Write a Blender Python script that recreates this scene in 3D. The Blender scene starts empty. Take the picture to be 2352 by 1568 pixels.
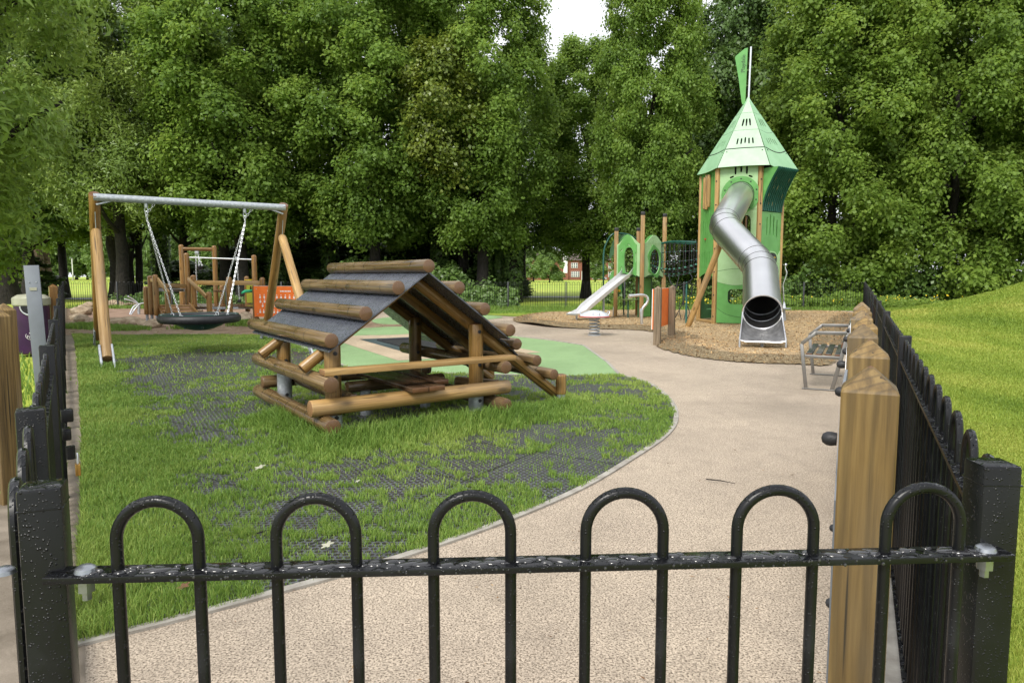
import bpy, bmesh, math, random
import numpy as np
from mathutils import Vector, Matrix
R = math.radians
rnd = random.Random(7)
SC = bpy.context.scene
COL = SC.collection

# ------------------------------------------------------------------ survey helpers
# (photo measured on a 2352 x 1568 grid; focal 1600, eye height 1.5 m)
F = 1600.0; CU, CV = 1176.0, 784.0; EYE = 1.5; PITCH = math.atan(152/1600)
SP, CP = math.sin(PITCH), math.cos(PITCH)
def ray(u, v):
    x = (u-CU)/F; y = (CV-v)/F
    return Vector((x, y*SP+CP, y*CP-SP))
def W(u, v, z=0.0):
    d = ray(u, v); t = (z-EYE)/d.z
    return Vector((d.x*t, d.y*t, z))
def WY(u, v, Y):
    d = ray(u, v); t = Y/d.y
    return Vector((d.x*t, Y, EYE+d.z*t))
def G(u, v):
    p = W(u, v, 0); return (p.x, p.y)

# ------------------------------------------------------------------ node helpers
def new_mat(name):
    m = bpy.data.materials.new(name); m.use_nodes = True
    nt = m.node_tree; nt.nodes.clear()
    out = nt.nodes.new('ShaderNodeOutputMaterial')
    return m, nt, out
def N(nt, t, **kw):
    n = nt.nodes.new(t)
    for k, v in kw.items():
        if k in n.inputs: n.inputs[k].default_value = v
        else: setattr(n, k, v)
    return n
def L(nt, a, b): nt.links.new(a, b)
def mathn(nt, op, a, b=None, c=None):
    n = nt.nodes.new('ShaderNodeMath'); n.operation = op
    for i, x in enumerate((a, b, c)):
        if x is None: continue
        if isinstance(x, (int, float)): n.inputs[i].default_value = x
        else: nt.links.new(x, n.inputs[i])
    return n.outputs[0]
def ramp(nt, fac, stops, interp='LINEAR'):
    n = nt.nodes.new('ShaderNodeValToRGB'); cr = n.color_ramp; cr.interpolation = interp
    while len(cr.elements) < len(stops): cr.elements.new(0.5)
    for e, (p, c) in zip(cr.elements, stops):
        e.position = p; e.color = (c[0], c[1], c[2], 1) if hasattr(c, '__len__') else (c, c, c, 1)
    nt.links.new(fac, n.inputs[0]); return n.outputs[0]
def noise(nt, vec, scale, detail=4, rough=.55, dist=0.0):
    n = N(nt, 'ShaderNodeTexNoise', Scale=scale, Detail=detail, Roughness=rough, Distortion=dist)
    if vec is not None: L(nt, vec, n.inputs['Vector'])
    return n.outputs['Fac']
def mapping(nt, vec, scale=(1,1,1), loc=(0,0,0), rot=(0,0,0)):
    n = nt.nodes.new('ShaderNodeMapping')
    n.inputs['Scale'].default_value = scale; n.inputs['Location'].default_value = loc; n.inputs['Rotation'].default_value = rot
    L(nt, vec, n.inputs['Vector']); return n.outputs[0]
def mixc(nt, fac, a, b, mode='MIX'):
    n = nt.nodes.new('ShaderNodeMix'); n.data_type = 'RGBA'; n.blend_type = mode
    for i, x in ((0, fac), (6, a), (7, b)):
        if isinstance(x, (int, float)): n.inputs[i].default_value = x
        elif hasattr(x, '__len__'): n.inputs[i].default_value = (x[0], x[1], x[2], 1)
        else: L(nt, x, n.inputs[i])
    return n.outputs[2]
def coord(nt, which='Object'):
    return nt.nodes.new('ShaderNodeTexCoord').outputs[which]
def bsdf(nt, out, col, rough=.6, metal=0.0, spec=.5, bump=None, bstr=.3, bdist=.01, coat=0):
    b = nt.nodes.new('ShaderNodeBsdfPrincipled')
    for k, x in (('Base Color', col), ('Roughness', rough), ('Metallic', metal), ('Specular IOR Level', spec), ('Coat Weight', coat)):
        if isinstance(x, (int, float)): b.inputs[k].default_value = x
        elif hasattr(x, '__len__'): b.inputs[k].default_value = (x[0], x[1], x[2], 1)
        else: L(nt, x, b.inputs[k])
    if bump is not None:
        bn = N(nt, 'ShaderNodeBump', Strength=bstr, Distance=bdist)
        L(nt, bump, bn.inputs['Height']); L(nt, bn.outputs[0], b.inputs['Normal'])
    L(nt, b.outputs[0], out.inputs[0]); return b
def M_noise(name, c1, c2, scale=8, rough=.6, metal=0, spec=.5, bump=0.0, bscale=None, bdist=.005, detail=4, which='Object', lo=.35, hi=.65, r2=None):
    m, nt, out = new_mat(name); co = coord(nt, which)
    f = noise(nt, co, scale, detail)
    c = ramp(nt, f, [(lo, c1), (hi, c2)])
    rg = rough if r2 is None else ramp(nt, noise(nt, co, scale*1.7, 3), [(.35, rough), (.65, r2)])
    bsdf(nt, out, c, rg, metal, spec, noise(nt, co, bscale or scale*4, 3) if bump else None, bump, bdist)
    return m
def M_wood(name, c_dark, c_mid, c_light, rough=.5, ring=.03, grain=26, spec=.5, wet=0.0, nick=False, endc=(.16,.075,.032), stain=.5, lines=.35, lfreq=150, cracks=.85, wob=26.0):
    """timber whose grain runs along the object's own Z axis, with end-grain rings"""
    m, nt, out = new_mat(name); co = coord(nt)
    oi = nt.nodes.new('ShaderNodeObjectInfo')
    off = nt.nodes.new('ShaderNodeVectorMath'); off.operation = 'MULTIPLY_ADD'
    L(nt, oi.outputs['Random'], off.inputs[0]); off.inputs[1].default_value = (7, 13, 31); L(nt, co, off.inputs[2])
    v = off.outputs[0]
    g = noise(nt, mapping(nt, v, (grain, grain, grain*.045)), 1.0, 6, .6, .4)
    big = noise(nt, mapping(nt, v, (3.2, 3.2, 1.1)), 1.0, 3)
    c = ramp(nt, g, [(.3, c_dark), (.5, c_mid), (.7, c_light)])
    c = mixc(nt, mathn(nt, 'MULTIPLY', ramp(nt, big, [(.38, 0), (.68, 1)]), stain), c, c_dark)
    sv = nt.nodes.new('ShaderNodeSeparateXYZ'); L(nt, co, sv.inputs[0])
    wobble = noise(nt, mapping(nt, v, (5, 5, .9)), 1.0, 2)
    ln = mathn(nt, 'SINE', mathn(nt, 'ADD', mathn(nt, 'MULTIPLY', mathn(nt, 'MULTIPLY_ADD', sv.outputs[1], .35, sv.outputs[0]), lfreq*2.0), mathn(nt, 'MULTIPLY', wobble, wob)))
    c = mixc(nt, mathn(nt, 'MULTIPLY', ramp(nt, ln, [(.35, 0), (.95, 1)]), lines), c, [x*.6 for x in c_dark])
    kn = N(nt, 'ShaderNodeTexVoronoi', Scale=1.0); L(nt, mapping(nt, v, (5.5, 5.5, 2.2)), kn.inputs['Vector'])
    kf = ramp(nt, kn.outputs['Distance'], [(.08, 1), (.19, 0)])
    c = mixc(nt, mathn(nt, 'MULTIPLY', kf, .75), c, [x*.35 for x in c_dark])
    crk = ramp(nt, noise(nt, mapping(nt, v, (38, 38, .9)), 1.0, 2, .5), [(.655, 0), (.685, 1)])
    c = mixc(nt, mathn(nt, 'MULTIPLY', crk, cracks), c, [x*.16 for x in c_dark])
    weather = ramp(nt, noise(nt, mapping(nt, v, (2.4, 2.4, .7)), 1.0, 4), [(.52, 0), (.72, 1)])
    c = mixc(nt, mathn(nt, 'MULTIPLY', weather, .38), c, (.16,.145,.12))
    hs = nt.nodes.new('ShaderNodeHueSaturation'); L(nt, c, hs.inputs['Color'])
    L(nt, mathn(nt, 'MULTIPLY_ADD', oi.outputs['Random'], .4, .82), hs.inputs['Value'])
    c = hs.outputs[0]
    sx = nt.nodes.new('ShaderNodeSeparateXYZ'); L(nt, co, sx.inputs[0])
    if nick:
        fz = mathn(nt, 'FRACT', mathn(nt, 'MULTIPLY_ADD', g, .12, mathn(nt, 'MULTIPLY', sx.outputs[2], 3.4)))
        k = mathn(nt, 'MULTIPLY', mathn(nt, 'LESS_THAN', fz, .055), mathn(nt, 'GREATER_THAN', noise(nt, v, 4.0, 1), .5))
        c = mixc(nt, mathn(nt, 'MULTIPLY', k, .75), c, (.01, .008, .007))
    # end grain
    tn = nt.nodes.new('ShaderNodeTexCoord'); sn = nt.nodes.new('ShaderNodeSeparateXYZ'); L(nt, tn.outputs['Normal'], sn.inputs[0])
    endf = mathn(nt, 'GREATER_THAN', mathn(nt, 'ABSOLUTE', sn.outputs[2]), .85)
    rr = mathn(nt, 'SQRT', mathn(nt, 'ADD', mathn(nt, 'POWER', sx.outputs[0], 2.0), mathn(nt, 'POWER', sx.outputs[1], 2.0)))
    rw = mathn(nt, 'SINE', mathn(nt, 'MULTIPLY', mathn(nt, 'ADD', rr, mathn(nt, 'MULTIPLY', noise(nt, co, 14, 2), .02)), 520.0))
    ec = mixc(nt, mathn(nt, 'MULTIPLY_ADD', rw, .3, .4), endc, [x*.5 for x in endc])
    c = mixc(nt, endf, c, ec)
    rg = ramp(nt, big, [(.35, rough), (.6, max(.12, rough-wet))])
    bsdf(nt, out, c, rg, 0, spec, g, .35, .006)
    return m

# ------------------------------------------------------------------ mesh helpers
class MB:
    def __init__(s): s.v = []; s.f = []
    def add(s, vs, fs):
        o = len(s.v); s.v += [tuple(x) for x in vs]; s.f += [tuple(i+o for i in f) for f in fs]; return s
    def box(s, c, size, M=None, bev=0):
        x, y, z = (k/2 for k in size); c = Vector(c)
        if bev:
            bm = bmesh.new(); bmesh.ops.create_cube(bm, size=1)
            for q in bm.verts: q.co = Vector((q.co.x*2*x, q.co.y*2*y, q.co.z*2*z))
            bmesh.ops.bevel(bm, geom=bm.edges[:], offset=bev, segments=2, affect='EDGES', profile=.5)
            bm.verts.index_update()
            vs = [q.co.copy() for q in bm.verts]; fs = [[q.index for q in f.verts] for f in bm.faces]; bm.free()
        else:
            vs = [Vector(p) for p in ((-x,-y,-z),(x,-y,-z),(x,y,-z),(-x,y,-z),(-x,-y,z),(x,-y,z),(x,y,z),(-x,y,z))]
            fs = [(0,3,2,1),(4,5,6,7),(0,1,5,4),(1,2,6,5),(2,3,7,6),(3,0,4,7)]
        if M is not None: vs = [M @ q for q in vs]
        return s.add([q+c for q in vs], fs)
    def tube(s, pts, r, n=8, caps=True, closed=False, up=None):
        pts = [Vector(p) for p in pts]; k = len(pts)
        rs = r if hasattr(r, '__len__') else [r]*k
        o = len(s.v); prev = None
        for i, p in enumerate(pts):
            if closed: t = pts[(i+1) % k]-pts[i-1]
            else: t = pts[min(i+1, k-1)]-pts[max(i-1, 0)]
            t.normalize()
            if prev is None:
                a = Vector(up) if up else (Vector((0,0,1)) if abs(t.z) < .9 else Vector((1,0,0)))
            else: a = prev
            a = (a-t*a.dot(t)).normalized(); b = t.cross(a); prev = a
            for j in range(n):
                q = 2*math.pi*j/n
                s.v.append(tuple(p+(a*math.cos(q)+b*math.sin(q))*rs[i]))
        m = k if closed else k-1
        for i in range(m):
            for j in range(n):
                A = o+i*n+j; B = o+i*n+(j+1) % n; C = o+((i+1) % k)*n+(j+1) % n; D = o+((i+1) % k)*n+j
                s.f.append((A, B, C, D))
        if caps and not closed:
            s.f.append(tuple(o+j for j in reversed(range(n)))); s.f.append(tuple(o+(k-1)*n+j for j in range(n)))
        return s
    def lathe(s, prof, n=24, M=None):
        o = len(s.v); k = len(prof)
        for (r, z) in prof:
            for j in range(n):
                q = 2*math.pi*j/n; p = Vector((r*math.cos(q), r*math.sin(q), z))
                s.v.append(tuple(M @ p if M is not None else p))
        for i in range(k-1):
            for j in range(n):
                s.f.append((o+i*n+j, o+i*n+(j+1) % n, o+(i+1)*n+(j+1) % n, o+(i+1)*n+j))
        if prof[0][0] > 1e-5: s.f.append(tuple(o+j for j in reversed(range(n))))
        if prof[-1][0] > 1e-5: s.f.append(tuple(o+(k-1)*n+j for j in range(n)))
        return s
    def mesh(s, name, smooth=True):
        me = bpy.data.meshes.new(name); me.from_pydata(s.v, [], s.f); me.update()
        if smooth: shade(me)
        return me
def shade(me, ang=35):
    n = len(me.polygons)
    me.polygons.foreach_set('use_smooth', [True]*n)
    try: me.set_sharp_from_angle(angle=R(ang))
    except Exception: pass
def link(o): COL.objects.link(o); return o
PM = {}
def setparent(o, parent):
    if parent is None: return
    o.parent = parent
    o.matrix_parent_inverse = PM[parent.name].inverted() if parent.name in PM else Matrix.Identity(4)
def obj(name, me, m, parent=None, M=None):
    o = bpy.data.objects.new(name, me); link(o)
    if m is not None and not me.materials: me.materials.append(m)
    if M is not None: o.matrix_basis = M
    setparent(o, parent)
    PM[o.name] = (M if M is not None else Matrix.Identity(4))
    return o
def part(name, mb, m, parent=None, smooth=True):
    return obj(name, mb.mesh(name, smooth), m, parent)
def tag(o, label=None, cat=None, group=None, kind=None):
    if label: o['label'] = label
    if cat: o['category'] = cat
    if group: o['group'] = group
    if kind: o['kind'] = kind
    return o
def thing(name, label, cat, loc=(0,0,0), group=None):
    o = bpy.data.objects.new(name, None); link(o); o.location = loc; o.empty_display_size = .2
    PM[o.name] = Matrix.Translation(Vector(loc)); return tag(o, label, cat, group)
def frame_z(p0, p1, roll=0):
    p0 = Vector(p0); z = (Vector(p1)-p0); ln = z.length; z.normalize()
    a = Vector((1,0,0)) if abs(z.x) < .9 else Vector((0,1,0))
    x = (a-z*a.dot(z)).normalized(); y = z.cross(x)
    M = Matrix.Identity(4)
    for i in range(3): M[i][0] = x[i]; M[i][1] = y[i]; M[i][2] = z[i]; M[i][3] = p0[i]
    return M @ Matrix.Rotation(roll, 4, 'Z'), ln
def log(name, p0, p1, r, m, parent=None, n=18, bev=.014, dome=0, dome0=0, r1=None, wob=.0):
    """round timber, local Z along its length"""
    M, ln = frame_z(p0, p1, rnd.uniform(0, 6.28)); r1 = r1 or r
    if dome0: prof = [(0.001, 0)]+[(r*math.sin(a), dome0*(1-math.cos(a))) for a in (.35,.7,1.05,1.35,1.57)]
    else: prof = [(0.001, 0), (r-bev, 0), (r-bev*.3, bev*.3), (r, bev)]
    for i in range(1, 6): prof.append((r+(r1-r)*i/6+rnd.uniform(-wob, wob), ln*i/6))
    if dome: prof += [(r1*math.cos(a), ln-dome+dome*math.sin(a)) for a in (0,.3,.6,.95,1.25)]+[(0.001, ln)]
    else: prof += [(r1, ln-bev), (r1-bev*.3, ln-bev*.3), (r1-bev, ln), (0.001, ln)]
    me = MB().lathe(prof, n).mesh(name)
    return obj(name, me, m, parent, M)
def beam(name, p0, p1, w, h, m, parent=None, up=(0,0,1), bev=.004):
    """sawn timber or flat bar: local Z along its length, w across, h along up"""
    p0 = Vector(p0); p1 = Vector(p1); z = (p1-p0); ln = z.length; z.normalize()
    y = Vector(up); y = (y-z*y.dot(z)).normalized(); x = y.cross(z)
    M = Matrix.Identity(4)
    for i in range(3): M[i][0] = x[i]; M[i][1] = y[i]; M[i][2] = z[i]; M[i][3] = p0[i]
    me = MB().box((0,0,ln/2), (w,h,ln), None, bev).mesh(name)
    return obj(name, me, m, parent, M)
def from_curve(name, cu, m, parent, M):
    to = bpy.data.objects.new('tmp', cu); link(to)
    dg = bpy.context.evaluated_depsgraph_get()
    me = bpy.data.meshes.new_from_object(to.evaluated_get(dg)); me.name = name
    bpy.data.objects.remove(to); bpy.data.curves.remove(cu)
    me.materials.clear(); me.update(); shade(me, 30)
    return obj(name, me, m, parent, M)
def panel(name, outline, holes, thick, m, parent, M):
    cu = bpy.data.curves.new(name, 'CURVE'); cu.dimensions = '2D'; cu.fill_mode = 'BOTH'; cu.extrude = thick/2
    for pl in [outline]+list(holes):
        sp = cu.splines.new('POLY'); sp.points.add(len(pl)-1); sp.use_cyclic_u = True
        for q, (x, y) in zip(sp.points, pl): q.co = (x, y, 0, 1)
    return from_curve(name, cu, m, parent, M)
def text(name, body, size, m, parent, M, thick=.002, align='CENTER', bold=0.0, sx=1.0):
    cu = bpy.data.curves.new(name, 'FONT'); cu.body = body; cu.size = size; cu.extrude = thick; cu.align_x = align; cu.align_y = 'CENTER'; cu.offset = bold
    return from_curve(name, cu, m, parent, M @ Matrix.Diagonal((sx, 1, 1, 1)))
def frame(o, x, z):
    """matrix with origin o, X axis x, Y axis up-ish, Z axis = normal z"""
    x = Vector(x).normalized(); z = Vector(z); z = (z-x*z.dot(x)).normalized(); y = z.cross(x)
    M = Matrix.Identity(4)
    for i in range(3): M[i][0] = x[i]; M[i][1] = y[i]; M[i][2] = z[i]; M[i][3] = o[i]
    return M
def oval(cx, cy, rx, ry, n=28, p=2.0, a0=0):
    out = []
    for i in range(n):
        a = 2*math.pi*i/n; c, s_ = math.cos(a), math.sin(a)
        x = rx*math.copysign(abs(c)**(2/p), c); y = ry*math.copysign(abs(s_)**(2/p), s_)
        out.append((cx+x*math.cos(a0)-y*math.sin(a0), cy+x*math.sin(a0)+y*math.cos(a0)))
    return out
def slot(cx, cy, w, h, a=0): return oval(cx, cy, w/2, h/2, 14, 4.0, a)
def smooth_poly(pts, it=2, closed=True):
    for _ in range(it):
        q = []; n = len(pts)
        for i in range(n if closed else n-1):
            a, b = pts[i], pts[(i+1) % n]
            q += [tuple(a[k]*.75+b[k]*.25 for k in range(len(a))), tuple(a[k]*.25+b[k]*.75 for k in range(len(a)))]
        pts = q if closed else [pts[0]]+q+[pts[-1]]
    return pts
def catmull(pts, k=8):
    pts = [Vector(p) for p in pts]; out = []
    for i in range(len(pts)-1):
        p0 = pts[max(i-1, 0)]; p1 = pts[i]; p2 = pts[i+1]; p3 = pts[min(i+2, len(pts)-1)]
        for j in range(k):
            t = j/k
            out.append(.5*((2*p1)+(p2-p0)*t+(2*p0-5*p1+4*p2-p3)*t*t+(3*p1-p0-3*p2+p3)*t**3))
    return out+[pts[-1]]
def sheet(name, poly, z, m, kind='structure'):
    me = bpy.data.meshes.new(name); me.from_pydata([(x, y, z) for x, y in poly], [], [tuple(range(len(poly)))]); me.update()
    if me.polygons[0].normal.z < 0: me.flip_normals()
    o = obj(name, me, m); o['kind'] = kind; return o
def inpoly(x, y, poly):
    c = np.zeros(len(x), bool); n = len(poly)
    for i in range(n):
        x1, y1 = poly[i]; x2, y2 = poly[(i+1) % n]
        k = ((y1 > y) != (y2 > y)) & (x < (x2-x1)*(y-y1)/((y2-y1) if y2 != y1 else 1e-9)+x1)
        c ^= k
    return c
class VNoise:
    def __init__(s, seed): s.t = np.random.RandomState(seed).rand(256, 256)
    def __call__(s, x, y, sc=1.0, oct=3):
        o = np.zeros(len(x)); a = 1; tot = 0; f = sc
        for k in range(oct):
            X = x*f+37.1*k; Y = y*f+91.7*k
            i = np.floor(X).astype(int); j = np.floor(Y).astype(int); fx = X-i; fy = Y-j
            fx = fx*fx*(3-2*fx); fy = fy*fy*(3-2*fy); t = s.t
            a00 = t[i % 256, j % 256]; a10 = t[(i+1) % 256, j % 256]; a01 = t[i % 256, (j+1) % 256]; a11 = t[(i+1) % 256, (j+1) % 256]
            o += a*((a00*(1-fx)+a10*fx)*(1-fy)+(a01*(1-fx)+a11*fx)*fy); tot += a; a *= .5; f *= 2.03
        return o/tot
def np_mesh(name, verts, nper, faces_per, tint=None):
    """verts (K*nper,3); faces_per: list of index tuples inside one item (all the same length)"""
    nv = len(verts); K = nv//nper; fl = len(faces_per[0]); nf = len(faces_per)
    base = (np.arange(K)*nper)[:, None, None]+np.array(faces_per)[None]
    loops = base.reshape(-1).astype(np.int32)
    me = bpy.data.meshes.new(name)
    me.vertices.add(nv); me.vertices.foreach_set('co', verts.astype(np.float32).reshape(-1))
    me.loops.add(len(loops)); me.loops.foreach_set('vertex_index', loops)
    me.polygons.add(K*nf); me.polygons.foreach_set('loop_start', (np.arange(K*nf)*fl).astype(np.int32))
    me.update(calc_edges=True)
    if tint is not None:
        at = me.attributes.new('tint', 'FLOAT', 'FACE'); at.data.foreach_set('value', np.repeat(tint, nf).astype(np.float32))
    return me
# ------------------------------------------------------------------ camera, sky, sun
cam = bpy.data.cameras.new('camera'); cam.sensor_width = 36; cam.lens = 36*F/2352; cam.clip_start = .05; cam.clip_end = 2000
camo = link(bpy.data.objects.new('camera', cam)); camo.location = (0, 0, EYE); camo.rotation_euler = (math.pi/2-PITCH, 0, 0)
SC.camera = camo
SUN_EL, SUN_AZ = R(46), R(-152)      # high, behind the camera's left shoulder; azimuth from +Y towards +X
sl = bpy.data.lights.new('sun', 'SUN'); sl.energy = 2.8; sl.angle = R(22); sl.color = (1, .96, .88)
so = link(bpy.data.objects.new('sun', sl))
sd = Vector((math.sin(SUN_AZ)*math.cos(SUN_EL), math.cos(SUN_AZ)*math.cos(SUN_EL), math.sin(SUN_EL)))
so.rotation_euler = sd.to_track_quat('Z', 'Y').to_euler(); so.location = sd*60
wd = bpy.data.worlds.new('World'); SC.world = wd; wd.use_nodes = True
nt = wd.node_tree; nt.nodes.clear()
wo = nt.nodes.new('ShaderNodeOutputWorld'); bg = nt.nodes.new('ShaderNodeBackground'); bg.inputs[1].default_value = .1
st = nt.nodes.new('ShaderNodeTexSky'); st.sky_type = 'NISHITA'; st.sun_disc = False; st.sun_elevation = SUN_EL; st.sun_rotation = SUN_AZ
# a thin white overcast in front of the blue
tc = nt.nodes.new('ShaderNodeTexCoord')
cl = noise(nt, mapping(nt, tc.outputs['Generated'], (1, 1, 2.2)), 2.2, 5)
cw = ramp(nt, cl, [(.3, (7.8, 8.1, 8.8)), (.7, (11.0, 11.0, 11.0))])
L(nt, mixc(nt, .88, st.outputs[0], cw), bg.inputs[0]); L(nt, bg.outputs[0], wo.inputs[0])
SC.view_settings.view_transform = 'Standard'; SC.view_settings.look = 'None'; SC.view_settings.exposure = 0.53; SC.view_settings.gamma = 1.0
cy = SC.cycles; cy.use_denoising = True; cy.max_bounces = 6; cy.diffuse_bounces = 4; cy.glossy_bounces = 3; cy.transmission_bounces = 3; cy.transparent_max_bounces = 4
cy.caustics_reflective = False; cy.caustics_refractive = False; cy.use_adaptive_sampling = True; cy.adaptive_threshold = .02
try:
    cy.denoiser = 'OPENIMAGEDENOISE'; cy.denoising_input_passes = 'RGB_ALBEDO_NORMAL'; cy.denoising_prefilter = 'ACCURATE'
except Exception: pass

# ------------------------------------------------------------------ materials
WOOD = M_wood('varnished_pine', (.13,.062,.016), (.25,.13,.036), (.37,.21,.07), .42, spec=.5, wet=.15)
WOODL = M_wood('fresh_pine', (.24,.135,.045), (.38,.235,.085), (.48,.32,.135), .5, endc=(.3,.16,.07))
LOGM = M_wood('wet_weathered_log', (.068,.042,.018), (.165,.105,.045), (.275,.19,.095), .42, wet=.25, endc=(.17,.092,.045), nick=True)
LOGM2 = M_wood('varnished_log', (.13,.069,.018), (.26,.150,.045), (.38,.24,.088), .42, wet=.2, endc=(.17,.07,.03))
POSTW = M_wood('treated_post', (.075,.045,.013), (.18,.112,.034), (.28,.186,.064), .6, grain=34, lines=.45, lfreq=170, wob=9.0)
PLANKD = M_wood('wet_dark_plank', (.045,.024,.013), (.085,.05,.027), (.14,.085,.045), .3, wet=.14)
def black_paint(name, drops=True):
    m, nt, out = new_mat(name); co = coord(nt)
    v = N(nt, 'ShaderNodeTexVoronoi', Scale=210.0, Randomness=1.0); L(nt, co, v.inputs['Vector'])
    sz = mathn(nt, 'MULTIPLY_ADD', noise(nt, co, 90, 1), .9, -.16)
    d = mathn(nt, 'MAXIMUM', mathn(nt, 'SUBTRACT', sz, v.outputs['Distance']), 0.0)
    pud = ramp(nt, noise(nt, mapping(nt, co, (1,1,1)), 32, 2, .5, .6), [(.44, 0), (.54, 1)])
    dirt = noise(nt, co, 9, 4)
    c = ramp(nt, dirt, [(.3, (.003,.0032,.004)), (.6, (.006,.0065,.008)), (.8, (.016,.017,.02))])
    geo = nt.nodes.new('ShaderNodeNewGeometry'); sx = nt.nodes.new('ShaderNodeSeparateXYZ'); L(nt, geo.outputs['Normal'], sx.inputs[0])
    up = mathn(nt, 'GREATER_THAN', sx.outputs[2], .6)
    h = mathn(nt, 'ADD', mathn(nt, 'MULTIPLY', d, .7), mathn(nt, 'MULTIPLY', mathn(nt, 'MULTIPLY', pud, up), .8))
    rg = mathn(nt, 'SUBTRACT', mathn(nt, 'MULTIPLY_ADD', dirt, .25, .20), mathn(nt, 'MULTIPLY', mathn(nt, 'MULTIPLY', pud, up), .22))
    bsdf(nt, out, c, rg, 0, .32, h, 1.0, .004); return m
BLACK = black_paint('wet_black_paint')
BLACKF = M_noise('black_fence_paint', (.004,.0045,.005), (.009,.010,.012), 5, .3, spec=.3)
GREYP = M_noise('grey_painted_post', (.03,.032,.036), (.055,.058,.063), 6, .45)
GALV = M_noise('galvanised_steel', (.30,.33,.36), (.50,.53,.56), 26, .5, .55, bump=.1, lo=.3, hi=.7)
STEEL = None
def brushed(name, c1, c2, r1, r2):
    m, nt, out = new_mat(name); co = coord(nt)
    g = noise(nt, mapping(nt, co, (30, 30, 30)), 1.0, 2)
    big = noise(nt, co, 1.2, 2)
    c = mixc(nt, ramp(nt, big, [(.35, 0), (.7, 1)]), c1, c2)
    rg = mathn(nt, 'MULTIPLY_ADD', g, r2-r1, r1)
    bsdf(nt, out, c, rg, 1.0, .5); return m
STEEL = brushed('brushed_stainless', (.64,.64,.65), (.72,.72,.73), .26, .36)
SIGNW = M_wood('grey_weathered_post', (.10,.07,.04), (.20,.15,.095), (.29,.225,.15), .7, grain=34, wob=9.0)
SLATW = M_wood('dark_grey_slat', (.03,.032,.036), (.06,.063,.07), (.10,.105,.115), .25, lines=.1)
PALEST = M_noise('pale_worn_steel', (.70,.70,.71), (.78,.78,.79), 3, .42, .55)
WATER = M_noise('water_film', (.02,.02,.022), (.03,.03,.032), 8, .13, spec=.7)
RUNM = M_noise('scuffed_wet_steel', (.30,.30,.31), (.52,.52,.53), 9, .34, .7, detail=6)
BENCHM = brushed('dull_grey_steel', (.24,.235,.225), (.32,.31,.30), .35, .5)
JOINT = M_noise('dark_weld_line', (.05,.05,.05), (.09,.09,.09), 20, .5, .6)
BOLTM = M_noise('zinc_bolt', (.25,.265,.29), (.36,.38,.41), 30, .35, .9)
ZINC = M_noise('bright_chain', (.6,.62,.65), (.8,.82,.85), 30, .38, .8)
GRN = M_noise('green_board', (.085,.27,.06), (.115,.335,.085), 3, .42, bump=.08, bscale=160, bdist=.001)
GRNP = M_noise('pale_green_board', (.27,.44,.21), (.32,.50,.26), 3, .42, bump=.08, bscale=160, bdist=.001)
GRNM = M_noise('mint_roof_board_lit', (.30,.44,.30), (.36,.50,.36), 3, .45, bump=.08, bscale=160, bdist=.001)  # roof green with the front facet's bright sky gloss put into the colour
GRNS = M_noise('mint_roof_board_shaded', (.21,.40,.22), (.27,.47,.28), 2, .42, bump=.08, bscale=160, bdist=.001)  # same roof board, shading of the side facets put into the colour
GRND = M_noise('dark_green_board', (.03,.10,.035), (.045,.14,.05), 3, .45)
GRNR = M_noise('dark_green_metal', (.008,.06,.045), (.015,.09,.07), 5, .35)
GRNDISH = M_noise('green_dish_rubber', (.006,.045,.04), (.012,.075,.065), 4, .35, bump=.1, bscale=90)
RUB = M_noise('black_rubber', (.008,.008,.010), (.02,.02,.023), 18, .55, bump=.3, bscale=60)
DARKSL = M_noise('dark_seam', (.02,.05,.02), (.03,.07,.03), 8, .6)
ORANGE = M_noise('orange_board', (.78,.15,.016), (.86,.19,.025), 4, .45, bump=.05, bscale=120)
WHITEP = M_noise('white_print', (.78,.78,.76), (.84,.84,.82), 8, .5)
YEL = M_noise('yellow_plastic', (.75,.48,.02), (.82,.55,.04), 8, .4)
GREYPL = M_noise('light_grey_plate', (.15,.165,.19), (.19,.21,.24), 3, .5, bump=.1, bscale=90)
PURPLE = M_noise('purple_plastic', (.030,.006,.040), (.045,.010,.058), 4, .35)
CREAM = M_noise('cream_plastic', (.30,.30,.22), (.40,.40,.31), 5, .4)
BRASS = M_noise('brass', (.42,.24,.06), (.55,.33,.10), 20, .35, .8)
CONC = M_noise('concrete', (.24,.22,.19), (.36,.34,.30), 9, .85, bump=.4, bscale=80)
CONCW = M_noise('damp_concrete_strip', (.13,.105,.075), (.24,.20,.155), 4, .7, bump=.4, bscale=60)
ROCKM = M_noise('sandstone', (.20,.14,.085), (.45,.36,.25), 5, .85, bump=.8, bscale=14, bdist=.03)
RED = M_noise('red_edge', (.5,.02,.02), (.6,.03,.03), 8, .4)
SILV = M_noise('pale_silver_plastic', (.50,.53,.58), (.62,.65,.70), 8, .3, .2)
ROPE = M_noise('black_rope', (.010,.010,.012), (.03,.03,.034), 40, .8)
CLIP = M_noise('teal_rope_clip', (.05,.18,.13), (.08,.25,.19), 10, .4)
def roof_board(name):
    m, nt, out = new_mat(name); co = coord(nt)
    v = N(nt, 'ShaderNodeTexVoronoi', Scale=70.0); L(nt, mapping(nt, co, (1, 1, .45)), v.inputs['Vector'])
    d = mathn(nt, 'MAXIMUM', mathn(nt, 'SUBTRACT', mathn(nt, 'MULTIPLY_ADD', noise(nt, co, 22, 2), .8, -.05), v.outputs['Distance']), 0.0)
    c = ramp(nt, noise(nt, co, 5, 4), [(.3, (.055,.061,.080)), (.7, (.085,.094,.118))])  # black board; wet sky reflection is painted into this blue-grey base
    bsdf(nt, out, c, ramp(nt, noise(nt, co, 40, 3), [(.35, .2), (.65, .42)]), 0, .7, d, .8, .006); return m
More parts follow.
